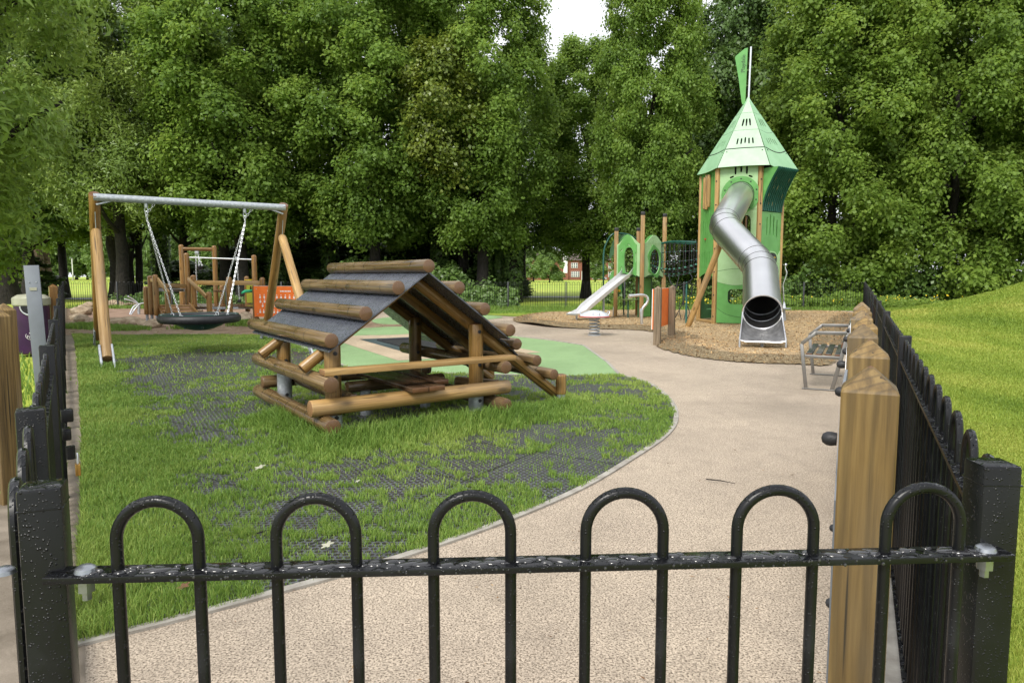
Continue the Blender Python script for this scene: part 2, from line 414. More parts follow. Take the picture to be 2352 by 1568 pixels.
ROOFB = roof_board('wet_black_roof_board')
def path_mat(name, a, b, pit, sc=1.0):
    m, nt, out = new_mat(name); co = coord(nt)
    v = N(nt, 'ShaderNodeTexVoronoi', Scale=130.0*sc); L(nt, co, v.inputs['Vector'])
    f = noise(nt, co, 105*sc, 3, .65)
    big = noise(nt, co, .7, 5)
    med = noise(nt, co, 5, 4)
    c = mixc(nt, ramp(nt, big, [(.35, 0), (.65, 1)]), a, b)
    c = mixc(nt, mathn(nt, 'MULTIPLY', ramp(nt, med, [(.48, 0), (.72, 1)]), .32), c, [x*.62 for x in b])
    rc = nt.nodes.new('ShaderNodeHueSaturation'); L(nt, c, rc.inputs['Color'])
    sv = nt.nodes.new('ShaderNodeSeparateColor'); L(nt, v.outputs['Color'], sv.inputs[0])
    L(nt, mathn(nt, 'MULTIPLY_ADD', sv.outputs[0], .5, .78), rc.inputs['Value'])
    damp = ramp(nt, noise(nt, co, .42, 6, .6, .5), [(.50, 1), (.68, .74)])
    dm = nt.nodes.new('ShaderNodeHueSaturation'); L(nt, rc.outputs[0], dm.inputs['Color']); L(nt, damp, dm.inputs['Value']); rc = dm
    pits = ramp(nt, f, [(.50, 0), (.60, 1)])
    c2 = mixc(nt, pits, rc.outputs[0], pit)
    h = mathn(nt, 'SUBTRACT', mathn(nt, 'MULTIPLY', f, -1.0), mathn(nt, 'MULTIPLY', v.outputs['Distance'], .4))
    bsdf(nt, out, c2, ramp(nt, big, [(.3, .75), (.7, .5)]), 0, .35, h, .7, .006); return m
PATHM = path_mat('resin_bound_stone', (.475,.395,.305), (.405,.333,.26), (.13,.10,.072))
BEIGE = path_mat('beige_wet_pour', (.50,.40,.275), (.44,.345,.24), (.33,.26,.18))
GREENW = path_mat('green_wet_pour', (.25,.37,.18), (.215,.33,.155), (.18,.30,.12))
DKGRN = path_mat('dark_green_wet_pour', (.055,.085,.085), (.045,.07,.072), (.03,.045,.048))
MUD = M_noise('damp_sandy_ground', (.15,.095,.06), (.30,.215,.145), 1.6, .75, bump=.5, bscale=20, bdist=.02, r2=.25)
SAND = M_noise('brown_sand', (.19,.12,.08), (.31,.205,.145), 2.2, .9, bump=.7, bscale=9, bdist=.05)
def mulch_mat(name):
    m, nt, out = new_mat(name); co = coord(nt)
    v = N(nt, 'ShaderNodeTexVoronoi', Scale=60.0); L(nt, mapping(nt, co, (1, .55, 1)), v.inputs['Vector'])
    s_ = nt.nodes.new('ShaderNodeSeparateColor'); L(nt, v.outputs['Color'], s_.inputs[0])
    chip = ramp(nt, s_.outputs[0], [(.1, (.34,.23,.115)), (.5, (.53,.395,.225)), (.95, (.68,.54,.34))])
    old = ramp(nt, s_.outputs[0], [(.1, (.14,.105,.058)), (.5, (.25,.20,.115)), (.95, (.37,.30,.18))])
    at = nt.nodes.new('ShaderNodeAttribute'); at.attribute_name = 'rim'
    nf = mathn(nt, 'MULTIPLY_ADD', mathn(nt, 'SUBTRACT', noise(nt, co, 1.6, 5), .5), .9, at.outputs['Fac'])
    c = mixc(nt, ramp(nt, nf, [(.42, 0), (.6, 1)]), chip, old)
    c = mixc(nt, ramp(nt, v.outputs['Distance'], [(.35, 0), (.75, .7)]), c, (.09,.05,.022))
    bsdf(nt, out, c, .85, 0, .3, v.outputs['Distance'], .8, .02); return m
MULCH = mulch_mat('wood_chips')
def lawn_mat(name, a, b, c_, sc=1.0):
    m, nt, out = new_mat(name); co = coord(nt)
    f = noise(nt, mapping(nt, co, (1, .35, 1)), .5*sc, 6, .65)
    g = noise(nt, mapping(nt, co, (1, .6, 1)), 26*sc, 4, .7)
    c = ramp(nt, f, [(.32, a), (.5, b), (.66, c_)])
    hs = nt.nodes.new('ShaderNodeHueSaturation'); L(nt, c, hs.inputs['Color'])
    L(nt, mathn(nt, 'MULTIPLY_ADD', g, 1.3, .35), hs.inputs['Value'])
    bsdf(nt, out, hs.outputs[0], .85, 0, .2, g, .5, .03); return m
LAWN = lawn_mat('mown_lawn', (.105,.175,.022), (.165,.235,.03), (.25,.29,.05))
FIELD = lawn_mat('park_field', (.22,.31,.035), (.29,.37,.05), (.38,.42,.07), .12)
def rubber_mat(name):
    m, nt, out = new_mat(name); co = coord(nt)
    def lat(loc):
        v = N(nt, 'ShaderNodeTexVoronoi', Scale=1.0, Randomness=0.0, voronoi_dimensions='2D')
        L(nt, mapping(nt, co, (1/.046, 1/.0797, 1), loc), v.inputs['Vector'])
        # distance in stretched space -> back to metres
        p = nt.nodes.new('ShaderNodeVectorMath'); p.operation = 'SUBTRACT'
        L(nt, mapping(nt, co, (1/.046, 1/.0797, 1), loc), p.inputs[0]); L(nt, v.outputs['Position'], p.inputs[1])
        q = nt.nodes.new('ShaderNodeVectorMath'); q.operation = 'MULTIPLY'; L(nt, p.outputs[0], q.inputs[0]); q.inputs[1].default_value = (.046, .0797, 0)
        ln = nt.nodes.new('ShaderNodeVectorMath'); ln.operation = 'LENGTH'; L(nt, q.outputs[0], ln.inputs[0]); return ln.outputs['Value']
    d = mathn(nt, 'MINIMUM', lat((0,0,0)), lat((.5,.5,0)))
    hole = ramp(nt, mathn(nt, 'MULTIPLY', d, 1/.03), [(.48, 1), (.6, 0)])
    soil = ramp(nt, noise(nt, co, 30, 4), [(.3, (.008,.006,.005)), (.6, (.025,.018,.011)), (.75, (.05,.08,.02))])
    rub = ramp(nt, noise(nt, co, 2, 4), [(.3, (.055,.059,.070)), (.7, (.11,.116,.135))])
    c = mixc(nt, hole, rub, soil)
    # joints between the mats
    br = N(nt, 'ShaderNodeTexBrick', Scale=1.0); br.offset = 0; br.inputs['Brick Width'].default_value = 1.5; br.inputs['Row Height'].default_value = 1.0; br.inputs['Mortar Size'].default_value = .012
    L(nt, mapping(nt, co, (1,1,1), (0,0,0), (0,0,R(33))), br.inputs['Vector'])
    c = mixc(nt, br.outputs['Fac'], c, (.006,.006,.006))
    bsdf(nt, out, c, .4, 0, .5, mathn(nt, 'MULTIPLY', hole, -1.0), .8, .012); return m
MATM = rubber_mat('rubber_grass_mat')
SOILG = M_noise('soil_under_grass', (.03,.05,.012), (.06,.10,.02), 6, .95)
ASPH = M_noise('asphalt', (.13,.135,.15), (.20,.205,.22), 1.2, .55, bump=.3, bscale=60)
def leaf_mat(name, cd, cm, cl, rough=.42, trans=.28, spec=.45):
    m, nt, out = new_mat(name)
    at = nt.nodes.new('ShaderNodeAttribute'); at.attribute_name = 'tint'
    c = ramp(nt, at.outputs['Fac'], [(.0, cd), (.5, cm), (1, cl)])
    b = nt.nodes.new('ShaderNodeBsdfPrincipled'); L(nt, c, b.inputs['Base Color']); b.inputs['Roughness'].default_value = rough; b.inputs['Specular IOR Level'].default_value = spec
    t = nt.nodes.new('ShaderNodeBsdfTranslucent'); hs = nt.nodes.new('ShaderNodeHueSaturation'); L(nt, c, hs.inputs['Color']); hs.inputs['Value'].default_value = 1.5; hs.inputs['Hue'].default_value = .485
    L(nt, hs.outputs[0], t.inputs[0])
    mx = nt.nodes.new('ShaderNodeMixShader'); mx.inputs[0].default_value = trans; L(nt, b.outputs[0], mx.inputs[1]); L(nt, t.outputs[0], mx.inputs[2]); L(nt, mx.outputs[0], out.inputs[0]); return m
LIME = leaf_mat('lime_leaf', (.082,.152,.027), (.170,.275,.046), (.29,.40,.085), .5, .47, .3)
LIME2 = leaf_mat('yellowish_lime_leaf', (.090,.158,.026), (.182,.282,.046), (.30,.40,.082), .5, .47, .3)
ASH = leaf_mat('ash_leaf', (.095,.165,.028), (.185,.27,.05), (.29,.375,.09))
ASHN = leaf_mat('near_ash_leaf', (.10,.175,.03), (.19,.29,.055), (.31,.41,.10), .48, .4, .35)
MAPLE = leaf_mat('yellow_green_leaf', (.08,.13,.018), (.15,.20,.028), (.27,.30,.04))
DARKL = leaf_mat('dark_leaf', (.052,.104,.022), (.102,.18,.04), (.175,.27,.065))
PALEL = leaf_mat('far_pale_leaf', (.10,.18,.04), (.16,.26,.06), (.24,.34,.09))
GRASS = leaf_mat('grass_blade', (.075,.152,.022), (.165,.28,.05), (.305,.39,.09), .55, .3, .3)
GRASSL = leaf_mat('lawn_blade', (.11,.19,.024), (.245,.325,.05), (.42,.43,.10), .6, .3, .25)
FLOWER = M_noise('buttercup', (.8,.55,.02), (.85,.62,.03), 8, .6)
BARK = M_noise('dark_bark', (.010,.008,.006), (.028,.023,.018), 7, .9, bump=.9, bscale=16, bdist=.05)
BARKB = M_noise('brown_fluted_bark', (.05,.032,.02), (.16,.11,.075), 4, .9, bump=.9, bscale=10, bdist=.06)
BRICK = M_noise('red_brick', (.17,.06,.04), (.26,.10,.065), 3, .85)
SLATE = M_noise('roof_tile', (.07,.05,.045), (.12,.09,.08), 3, .8)
GLASS = M_noise('window_glass', (.03,.035,.045), (.06,.07,.085), 2, .1)
CARP = M_noise('silver_car_paint', (.35,.37,.40), (.42,.44,.47), 2, .25, .4)
CARB = M_noise('dark_car_paint', (.02,.022,.03), (.04,.043,.055), 2, .25, .2)

# ------------------------------------------------------------------ ground
FL0 = Vector((-.70, .95, 0)); FL1 = Vector((-20.75, 32.3, 0))     # left fence, near post to back corner
FR0 = Vector((.745, 1.03, 0)); FR1 = Vector((15.25, 30.2, 0))     # right fence
me = MB().add([(-400,-40,-.05),(400,-40,-.05),(400,700,-.05),(-400,700,-.05)], [(0,1,2,3)]).mesh('ground'); g0 = obj('ground', me, FIELD); g0['kind'] = 'structure'
sheet('path', [(-.2,-3),(.9,-3),(FR0.x+.18,FR0.y),(FR1.x,FR1.y),(FL1.x,FL1.y),(FL0.x,FL0.y),(-.7,-.6)], 0, PATHM)
KERB = [(168,1486),(190,1478),(420,1420),(660,1355),(830,1308),(1000,1255),(1180,1190),(1340,1120),(1450,1055),(1530,1000),(1553,960),(1540,920),(1490,880),(1423,861)]
KP = [G(*p) for p in KERB]
KP = [tuple(p)[:2] for p in catmull([(x, y, 0) for x, y in KP], 4)]
TOPE = [G(*p) for p in [(1306,863),(1080,859),(965,855),(820,850),(776,834),(700,800),(661,780),(600,769),(400,768),(165,769)]]
fd = (FL1-FL0).normalized(); fn = Vector((fd.y, -fd.x, 0))          # inward from the left fence
LEFTE = [tuple((FL0+fd*t+fn*o)[:2]) for t, o in ((17,.20),(12,.18),(9,.16),(6,.13),(4,.09),(2.7,.05))]
MATP = KP+TOPE+LEFTE
sheet('play_mat', MATP, .004, MATM)
# grassed margin without mats, along the left edge and the far edge
def dist_left(x, y): return (x-FL0.x)*fn.x+(y-FL0.y)*fn.y
sheet('concrete_strip', [tuple((FL0+fd*t+fn*o)[:2]) for t, o in ((.2,-.12),(36.5,-.12),(36.5,.22),(17,.22),(9,.18),(4,.10),(.6,.05))], .006, CONCW)
fdr = (FR1-FR0).normalized(); fnr = Vector((-fdr.y, fdr.x, 0))     # inward from the right fence
sheet('concrete_edge_strip', [tuple((FR0+fdr*t+fnr*o)[:2]) for t, o in ((-1,-.10),(32.3,-.10),(32.3,.10),(-1,.10))], .006, CONC)
# kerb edging: a low concrete edging strip
def strip(name, pts, w, h, m, closed=False):
    mb = MB(); P = [Vector((x, y, 0)) for x, y in pts]; n = len(P)
    for i in range(n):
        t = (P[min(i+1, n-1)]-P[max(i-1, 0)]).normalized(); s_ = Vector((-t.y, t.x, 0))
        a = P[i]-s_*w/2; b = P[i]+s_*w/2
        mb.v += [(a.x,a.y,-.02),(a.x,a.y,h),(b.x,b.y,h),(b.x,b.y,-.02)]
        if i: o = 4*(i-1); mb.f += [(o+j, o+4+j, o+5+j, o+1+j) for j in range(3)]
    ob = part(name, mb, m); ob['kind'] = 'structure'; return ob
strip('kerb_edging', KP, .05, .014, CONC)
strip('kerb_edging', [G(*p) for p in [(1423,861),(1395,832),(1340,793),(1270,781),(1190,772)]], .05, .012, CONC)
strip('kerb_edging', TOPE[:7], .04, .012, CONC)
sheet('mud_path', [G(*p) for p in [(140,768),(150,742),(330,747),(560,742),(690,742),(880,735),(960,748),(900,757),(700,770),(600,769.5),(400,768.6)]], .006, MUD)
sheet('mud_path', [G(*p) for p in [(150,770),(152,706),(185,706),(172,742),(170,770)]], .0065, MUD)
SANDP = smooth_poly([G(*p) for p in [(168,744),(172,712),(240,703),(420,706),(700,712),(720,742),(600,748),(380,752)]], 2)
sheet('sand', SANDP, .010, SAND)
# safety surface: green field, pale star, dark surround
TR = [Vector((*p, 0)) for p in ((-3.57,16.2),(-1.98,17.0),(-.41,14.1),(-2.0,13.3))]
TC_ = sum(TR, Vector())/4
GP = [G(*p) for p in [(1423,861.5),(1390,830),(1340,794),(1270,783),(1190,774),(1131,765),(900,762),(760,766),(690,779),(664,781)]]+[TOPE[k] for k in (6,5,4,3,2,1,0)]
sheet('green_rubber_surface', GP, .008, GREENW)
sheet('beige_rubber_band', [tuple((TC_+(p-TC_)*1.62)[:2]) for p in TR], .012, BEIGE)
sheet('dark_rubber_surround', [tuple((TC_+(p-TC_)*1.0)[:2]) for p in TR], .016, DKGRN)
sheet('green_rubber_surface', smooth_poly([G(*p) for p in [(820,770),(800,757),(900,750),(1000,752),(1010,762),(900,771)]], 2), .013, GREENW)
sheet('green_rubber_surface', smooth_poly([G(*p) for p in [(860,746),(850,731),(1000,722),(1080,722),(1170,727),(1120,735),(960,744)]], 2), .009, GREENW)
tp = thing('in_ground_trampoline', 'black in-ground trampoline bed set in dark green surround behind the log house', 'trampoline', (TC_.x, TC_.y, 0))
q = [TC_+(p-TC_)*.66+Vector((0,0,.022)) for p in TR]
part('bed', MB().add(q, [(3,2,1,0)] if (q[1]-q[0]).cross(q[2]-q[0]).z < 0 else [(0,1,2,3)]), RUB, tp)
mb = MB()
for i in range(4): a = q[i]; b = q[(i+1) % 4]; mb.tube([a+(a-TC_)*.03, b+(b-TC_)*.03], .03, 6)
part('frame', mb, RUB, tp)

# mulch bed with a raised rim of old chips
MP = [G(*p) for p in [(1165,737),(1200,722),(1300,714),(1500,713),(1700,713.5),(1990,715),(1948,742),(1935,800),(1927,845),(1834,838),(1720,835),(1650,829),(1590,821),(1544,811),(1510,800),(1496,786),(1510,772),(1499,762),(1440,757),(1370,757),(1306,755),(1230,750)]]
def poly_dist(x, y, poly):
    d = np.full(len(x), 1e9); n = len(poly)
    for i in range(n):
        ax, ay = poly[i]; bx, by = poly[(i+1) % n]; vx, vy = bx-ax, by-ay
        t = np.clip(((x-ax)*vx+(y-ay)*vy)/(vx*vx+vy*vy+1e-9), 0, 1)
        d = np.minimum(d, np.hypot(x-ax-t*vx, y-ay-t*vy))
    return d
MPs = smooth_poly(MP, 2)
def grid_sheet(name, x0, x1, y0, y1, step, inside, height, m, attr=None):
    xs = np.arange(x0, x1, step); ys = np.arange(y0, y1, step); X, Y = np.meshgrid(xs, ys); X = X.ravel(); Y = Y.ravel(); nx = len(xs)
    k = inside(X, Y); Z = height(X, Y); idx = -np.ones(len(X), int); idx[k] = np.arange(k.sum())
    fs = []
    for j in range(len(ys)-1):
        for i in range(nx-1):
            a = j*nx+i; q = (idx[a], idx[a+1], idx[a+nx+1], idx[a+nx])
            if min(q) >= 0: fs.append(tuple(int(t) for t in q))
    me = bpy.data.meshes.new(name); me.from_pydata(list(zip(X[k].tolist(), Y[k].tolist(), Z[k].tolist())), [], fs); me.update(); shade(me)
    if attr is not None:
        at = me.attributes.new('rim', 'FLOAT', 'POINT'); at.data.foreach_set('value', attr(X[k], Y[k]).astype(np.float32))
    o = obj(name, me, m); o['kind'] = 'structure'; return o
vn = VNoise(3)
front = np.array([9.0, 17.0])
def mh(x, y):
    d = poly_dist(x, y, MPs); e = np.clip(d/.45, 0, 1)
    far = np.clip((28-y)/4, 0, 1)
    rim = np.exp(-((d-.55)/.40)**2)*far
    return .004+.045*e*e*(3-2*e)+.06*rim+(vn(x, y, .8, 4)-.5)*.07*np.clip(d, 0, 1)+.08*np.exp(-(((x-.3)/1.3)**2+((y-20.6)/1.0)**2))
grid_sheet('wood_chip_bed', -1, 17, 10, 30.5, .075, lambda x, y: inpoly(x, y, MPs), mh, MULCH, lambda x, y: np.where(y < 27, np.exp(-(poly_dist(x, y, MPs)/.75)**2), 0)+.45*np.exp(-(((x-3.9)/.9)**2+((y-16.2)/.8)**2)))
# right hand lawn with its mound
def lawn_z(x, y):
    r = np.hypot((x-20.5)/8.2, (y-19.5)/7.5)
    r2 = np.hypot((x-28)/8, (y-26)/10)
    return -.012+2.65*np.exp(-(r**2)*1.9)+1.2*np.exp(-(r2**2)*1.8)+(vn(x, y, .35, 3)-.5)*.05
def in_right(x, y): return ((x-FR0.x)*fnr.x+(y-FR0.y)*fnr.y) < -.08
grid_sheet('lawn', .4, 44, -1, 41, .35, lambda x, y: in_right(x, y), lawn_z, LAWN)
sheet('grass_verge', [tuple(p) for p in ((-20.6,32.2),(15.2,30.1),(15.6,34),(14,38),(-24,40))], -.03, LAWN)
sheet('grass_verge', [G(*p) for p in [(940,722),(960,716),(1420,713.5),(1330,719),(1180,727),(1080,722)]], .014, LAWN)
sheet('asphalt_path', [(-6,-2),(-.8,-2),(-.82,.95),(-4.3,6.4),(-7.5,5.0)], -.03, CONCW)
sheet('asphalt_path', [(-30,44),(-8,48),(16,49),(16,50.6),(-8,50),(-30,46.6),(-40,45),(-40,42.5)], -.02, ASPH)
# ------------------------------------------------------------------ hoop-top fences
RAILZ, HOOPZ, POSTZ = 1.095, 1.20, 1.21
def hoop_mesh(w, n=10, seg=10, foot=.03, r=.008):
    pts = [(-w/2, 0, foot)]+[(-w/2*math.cos(a), 0, HOOPZ-.008-w/2+w/2*math.sin(a)) for a in [math.pi*i/seg for i in range(seg+1)]]+[(w/2, 0, foot)]
    return MB().tube(pts, r, n, up=(0, 1, 0))
def place(A, d, t):
    M = Matrix.Identity(4); n = Vector((-d.y, d.x, 0))
    for i in range(3): M[i][0] = d[i]; M[i][1] = n[i]; M[i][3] = (A+d*t)[i]
    return M
def post_mb(M, w=.055, z=POSTZ):
    mb = MB()
    b = MB().box((0,0,z/2), (w,w,z), None, .005)
    return mb.add([M @ Vector(q) for q in b.v], b.f)
def fence(label, A, B, posts, hoops_from=.08, period=.214, w=.115, m=BLACKF, pm=BLACKF, maxh=100, n=8, skip=False):
    A = Vector(A); B = Vector(B); d = (B-A); ln = d.length; d.normalize()
    t0 = thing('hoop_top_fence', label, 'fence', A)
    for t in posts if not skip else posts[1:]: part('post', post_mb(place(A, d, t)), pm, t0)
    edges = sorted(posts)
    for a, b in zip(edges[:-1], edges[1:]):
        M = place(A, d, (a+b)/2)
        for z in (RAILZ, .10): part('rail', MB().add([M @ Vector(q) for q in MB().box((0,0,z-.005), (b-a-.06,.038,.010)).v], MB().box((0,0,0), (1,1,1)).f), m, t0, False)
    hs = []; t = hoops_from+w/2
    while t < ln-.05:
        if all(abs(t-p) > w/2+.035 for p in posts): hs.append(t)
        else:
            p = min(posts, key=lambda q: abs(q-t))
            if p > t-w: hs.append(p+w/2+.06); t = p+w/2+.06
        t += period
    hs = sorted(set(round(x, 3) for x in hs)); hs.sort(key=lambda t: (A+d*t).length)
    hm = hoop_mesh(w, n).mesh('hoop_bar'); first = None
    for t in hs[:maxh]: obj('hoop_bar', hm, m, t0, place(A, d, t))
    if hs[maxh:]:
        mb = MB(); src = hoop_mesh(w, 6, 6)
        for t in hs[maxh:]:
            M = place(A, d, t); mb.add([M @ Vector(q) for q in src.v], src.f)
        o = part('hoop_bars', mb, m, t0); o['kind'] = 'stuff'
    return t0
llen = (FL1-FL0).length; rlen = (FR1-FR0).length
fence('long black hoop-top fence receding along the left side with latch and brass padlock', FL0, FL1, [.66, 2.30, 4.3, 6.8, 9.3, 11.8, 14.3, 16.8, 19.3, 21.8, 24.3, 26.8, 29.3, 31.8, 34.5, llen], .02, m=BLACK, pm=BLACK)
FLT = bpy.data.objects['hoop_top_fence']
fence('wet black hoop-top fence receding along the right side past the timber posts', FR0, FR1, [0]+[2.6*i for i in range(1, 13)]+[rlen], m=BLACK, pm=BLACK, skip=True)
bl = (FR1-FL1).length
fence('black hoop-top fence running across the back below the trees', FL1, FR1, [0]+[bl*i/14 for i in range(1, 14)]+[bl], pm=GREYP)
# latch and padlock on the left fence
M = place(FL0, fd, 2.56)
b = MB().box((0,-.05,.78), (.09,.035,.05), None, .006).box((.02,-.055,.86), (.05,.05,.06), None, .008).tube([(0,-.06,.72),(0,-.06,.66)], .02, 10)
part('latch', MB().add([M @ Vector(q) for q in b.v], b.f), BLACK, FLT)
pad = thing('padlock', 'brass padlock hanging from the latch of the left black fence', 'padlock', M @ Vector((.04,-.09,.60)))
b = MB().box((.03,-.085,.60), (.045,.022,.055), None, .004)
part('body', MB().add([M @ Vector(q) for q in b.v], b.f), BRASS, pad)
b = MB().tube([(.03+.015*math.cos(a), -.085, .63+.045*max(0, math.sin(a))) for a in [math.pi*i/10 for i in range(11)]], .004, 8)
part('shackle', MB().add([M @ Vector(q) for q in b.v], b.f), ZINC, pad)

# front panel nearest the camera
A = W(150, 1312, RAILZ); B = W(2296, 1262, RAILZ); A.z = B.z = 0; d = (B-A).normalized()
fp = thing('hoop_top_fence', 'wet black hoop-top railing panel with galvanised bolts across the foreground', 'fence', A)
def along(u):
    k = (u-CU)/F/.966; a = A.x-k*A.y; b_ = d.x-k*d.y; return -a/b_
for za in (RAILZ, .1):
    M = place(A, d, 0); e = along(2308)
    b = MB().box((e/2-.01,0,za-.005), (e+.02,.04,.010), None, .0015)
    part('rail', MB().add([M @ Vector(q) for q in b.v], b.f), BLACK, fp)
for ua, ub in ((270,458),(636,819),(996,1173),(1345,1522),(1691,1866),(2031,2200)):
    ta, tb = along(ua), along(ub)
    obj('hoop_bar', hoop_mesh(tb-ta, 16, 20, .03, .0082).mesh('hoop_bar'), BLACK, fp, place(A, d, (ta+tb)/2))
nrm = Vector((-d.y, d.x, 0))
for t, s_ in ((along(195), 1), (along(2262), 1)):
    M = place(A, d, t)
    prof = [(0.001,.009),(.008,.0085),(.013,.005),(.0145,0)]
    mb = MB().lathe([(r, z+RAILZ) for r, z in reversed(prof)], 20, M)
    mb.lathe([(.001,RAILZ-.04),(.0065,RAILZ-.04),(.0065,RAILZ-.028),(.0115,RAILZ-.028),(.0115,RAILZ-.012)], 6, M)
    part('bolt', mb, BOLTM, fp)
def near_post(u, Y, w, ang, z):
    x = (u-CU)/F*Y/.97
    M = Matrix.Translation((x, Y, 0)) @ Matrix.Rotation(ang, 4, 'Z')
    mb = MB(); b = MB().box((0,0,z/2), (w,w,z), None, .006).box((0,0,z-.030), (w+.0015,w+.0015,.002), None, .0005)
    return part('post', mb.add([M @ Vector(q) for q in b.v], b.f), BLACK, fp)
near_post(104, .945, .054, R(24), 1.212); near_post(2270, 1.04, .056, R(-4), 1.218)
M = place(A, d, along(8))
part('bolt', MB().lathe([(.0145,RAILZ),(.013,RAILZ+.005),(.008,RAILZ+.0085),(.001,RAILZ+.009)], 20, M), BOLTM, fp)

# rain water standing in beads on the rail
mb = MB(); M = place(A, d, 0); bd_ = random.Random(4)
for i in range(200):
    x = bd_.uniform(.03, e-.05); w = bd_.uniform(.003, .009)*(2.4 if bd_.random() < .22 else 1); k = bd_.uniform(.4, 1.0)
    y = bd_.uniform(-.019, .019)*(1-w/.022 if w < .02 else 0); hgt = min(.0028, w*.34)
    C_ = M @ Matrix.Translation((x, y, RAILZ-.0002)) @ Matrix.Rotation(bd_.uniform(-.5,.5), 4, 'Z') @ Matrix.Diagonal((w, min(w*k, .008), hgt, 1))
    mb.lathe([(1,0),(.93,.38),(.75,.70),(.45,.92),(.001,1)], 10, C_)
for i in range(70):
    x = bd_.uniform(.03, e-.03); w = bd_.uniform(.0012, .0028)
    mb.lathe([(1,0),(.8,.6),(.001,1)], 8, M @ Matrix.Translation((x, -.020, RAILZ-.005+bd_.uniform(-.004,.004))) @ Matrix.Rotation(R(90), 4, 'X') @ Matrix.Diagonal((w, w, w*.7, 1)))
part('water_drops', mb, WATER, fp)['kind'] = 'stuff'

# ------------------------------------------------------------------ right hand row of timber posts with play boards
def pyramid_post(label, c, w, top, ang, m=POSTW, cat='post', apex=.055, group=None):
    """square post with a pyramid top; local Z is the grain"""
    h = top-apex; k = w/2; e = .004; s_ = .07
    mb = MB().add([(-k,-k,-.05),(k,-k,-.05),(k,k,-.05),(-k,k,-.05),(-k,-k,h),(k,-k,h),(k,k,h),(-k,k,h),(-k*s_,-k*s_,top),(k*s_,-k*s_,top),(k*s_,k*s_,top),(-k*s_,k*s_,top)],
        [(0,1,5,4),(1,2,6,5),(2,3,7,6),(3,0,4,7),(4,5,9,8),(5,6,10,9),(6,7,11,10),(7,4,8,11),(8,9,10,11)])
    me = mb.mesh('timber_post', False)
    bm = bmesh.new(); bm.from_mesh(me); bmesh.ops.bevel(bm, geom=bm.edges[:], offset=e, segments=1, affect='EDGES'); bm.to_mesh(me); bm.free()
    M = Matrix.Translation((c[0], c[1], 0)) @ Matrix.Rotation(ang, 4, 'Z')
    o = obj('timber_post', me, m, None, M)
    return tag(o, label, cat, group) if label else o
rang = math.atan2(fdr.y, fdr.x)
RP = []
lab = ['nearest pyramid-topped timber post beside the right black fence, tall in the foreground',
       'second pyramid-topped timber post from the camera beside the right fence',
       'third pyramid-topped timber post from the camera in the right row',
       'fourth pyramid-topped timber post, midway along the right row',
       'fifth pyramid-topped timber post from the camera in the right row',
       'sixth pyramid-topped timber post, last but one of the right row',
       'farthest pyramid-topped timber post at the end of the right row']
for i, (u, v) in enumerate(((2000,840),(1998,779),(1983,744),(1987,727.5),(1981,712),(1982,701),(1980,693))):
    p = W(u, v, 1.285); 
    RP.append(p); pyramid_post(lab[i], (p.x, p.y), .122, 1.285, rang, group='timber posts along the right fence')
for i, (a, b, lb, m) in enumerate(((0,1,'white-edged play board fixed to the two nearest right timber posts',GREYPL),(2,3,'thin white play board fixed between the third and fourth right timber posts',SILV),(4,5,'pale blue-edged play board on the far right timber posts',SILV))):
    a = RP[a]; b = RP[b]; ax = (b-a); ax.z = 0; ln = ax.length; ax.normalize(); n = Vector((-ax.y, ax.x, 0))
    o = a+n*.064+ax*.055; o.z = .18
    bt = thing('play_board', lb, 'board', (o.x, o.y, 0))
    M = frame(o, -ax, n); 
    me_ = panel('board', smooth_poly([(.0,0),(-ln,0),(-ln,1.02),(0,1.0)], 1), [], .007, m, bt, M)
    for q in (a, b):
        for z in (1.10, .34):
            c = q+n*.066; c.z = z
            Mx, _ = frame_z(c, c+n*.05)
            part('knob', MB().lathe([(.0155,0),(.0178,.012),(.017,.023),(.011,.032),(.001,.035)], 16, Mx), RUB, me_)
# left side: posts outside the fence
for p, lb in ((W(-9,707,1.285), 'pyramid-topped timber post cut by the left picture edge, the nearer one'), (W(8,696,1.285), 'pyramid-topped timber post behind its twin at the left edge')):
    pyramid_post(lb, (p.x, p.y), .122, 1.285, R(58), POSTW)
p = W(121, 652, 1.33); pyramid_post('orange-brown timber post beyond the purple litter bin', (p.x*1.0, p.y*1.0) if p.y < 20 else ((121-CU)/F*13.5, 13.5), .14, 1.33, R(40), WOOD)
# grey signpost and the litter bin
c = Vector(((88-CU)/F*8.2, 8.2, 0))
t = thing('slim_grey_pillar', 'tall slim grey metal pillar with small plaque in front of the litter bin', 'pillar', c)
M = Matrix.Translation(c) @ Matrix.Rotation(R(25), 4, 'Z') @ Matrix.Rotation(R(-1.5), 4, 'Y')
b = MB().box((0,0,.8), (.15,.03,1.63), None, .004); part('pillar', MB().add([M @ Vector(q) for q in b.v], b.f), GREYPL, t)
b = MB().box((0,-.018,1.34), (.07,.006,.035)); part('plaque', MB().add([M @ Vector(q) for q in b.v], b.f), CREAM, t)
b = MB()
for x in (-.035,.035): b.box((x,-.018,1.42), (.012,.008,.012))
part('rivet', MB().add([M @ Vector(q) for q in b.v], b.f), GALV, t)
c = Vector(((73-CU)/F*13.4, 13.4, 0)); fa = R(-38)
t = thing('litter_bin', 'dark purple litter bin with cream lid behind the left fence', 'litter bin', c)
M = Matrix.Translation(c) @ Matrix.Rotation(fa+R(68), 4, 'Z')
b = MB().lathe([(.26,0),(.285,.02),(.29,.30),(.295,.92)], 32, M); bod = part('body', b, PURPLE, t)
b = MB().lathe([(.30,.92),(.315,.94),(.315,1.06),(.30,1.08),(.22,1.13),(.001,1.15)], 32, M); part('lid', b, CREAM, t)
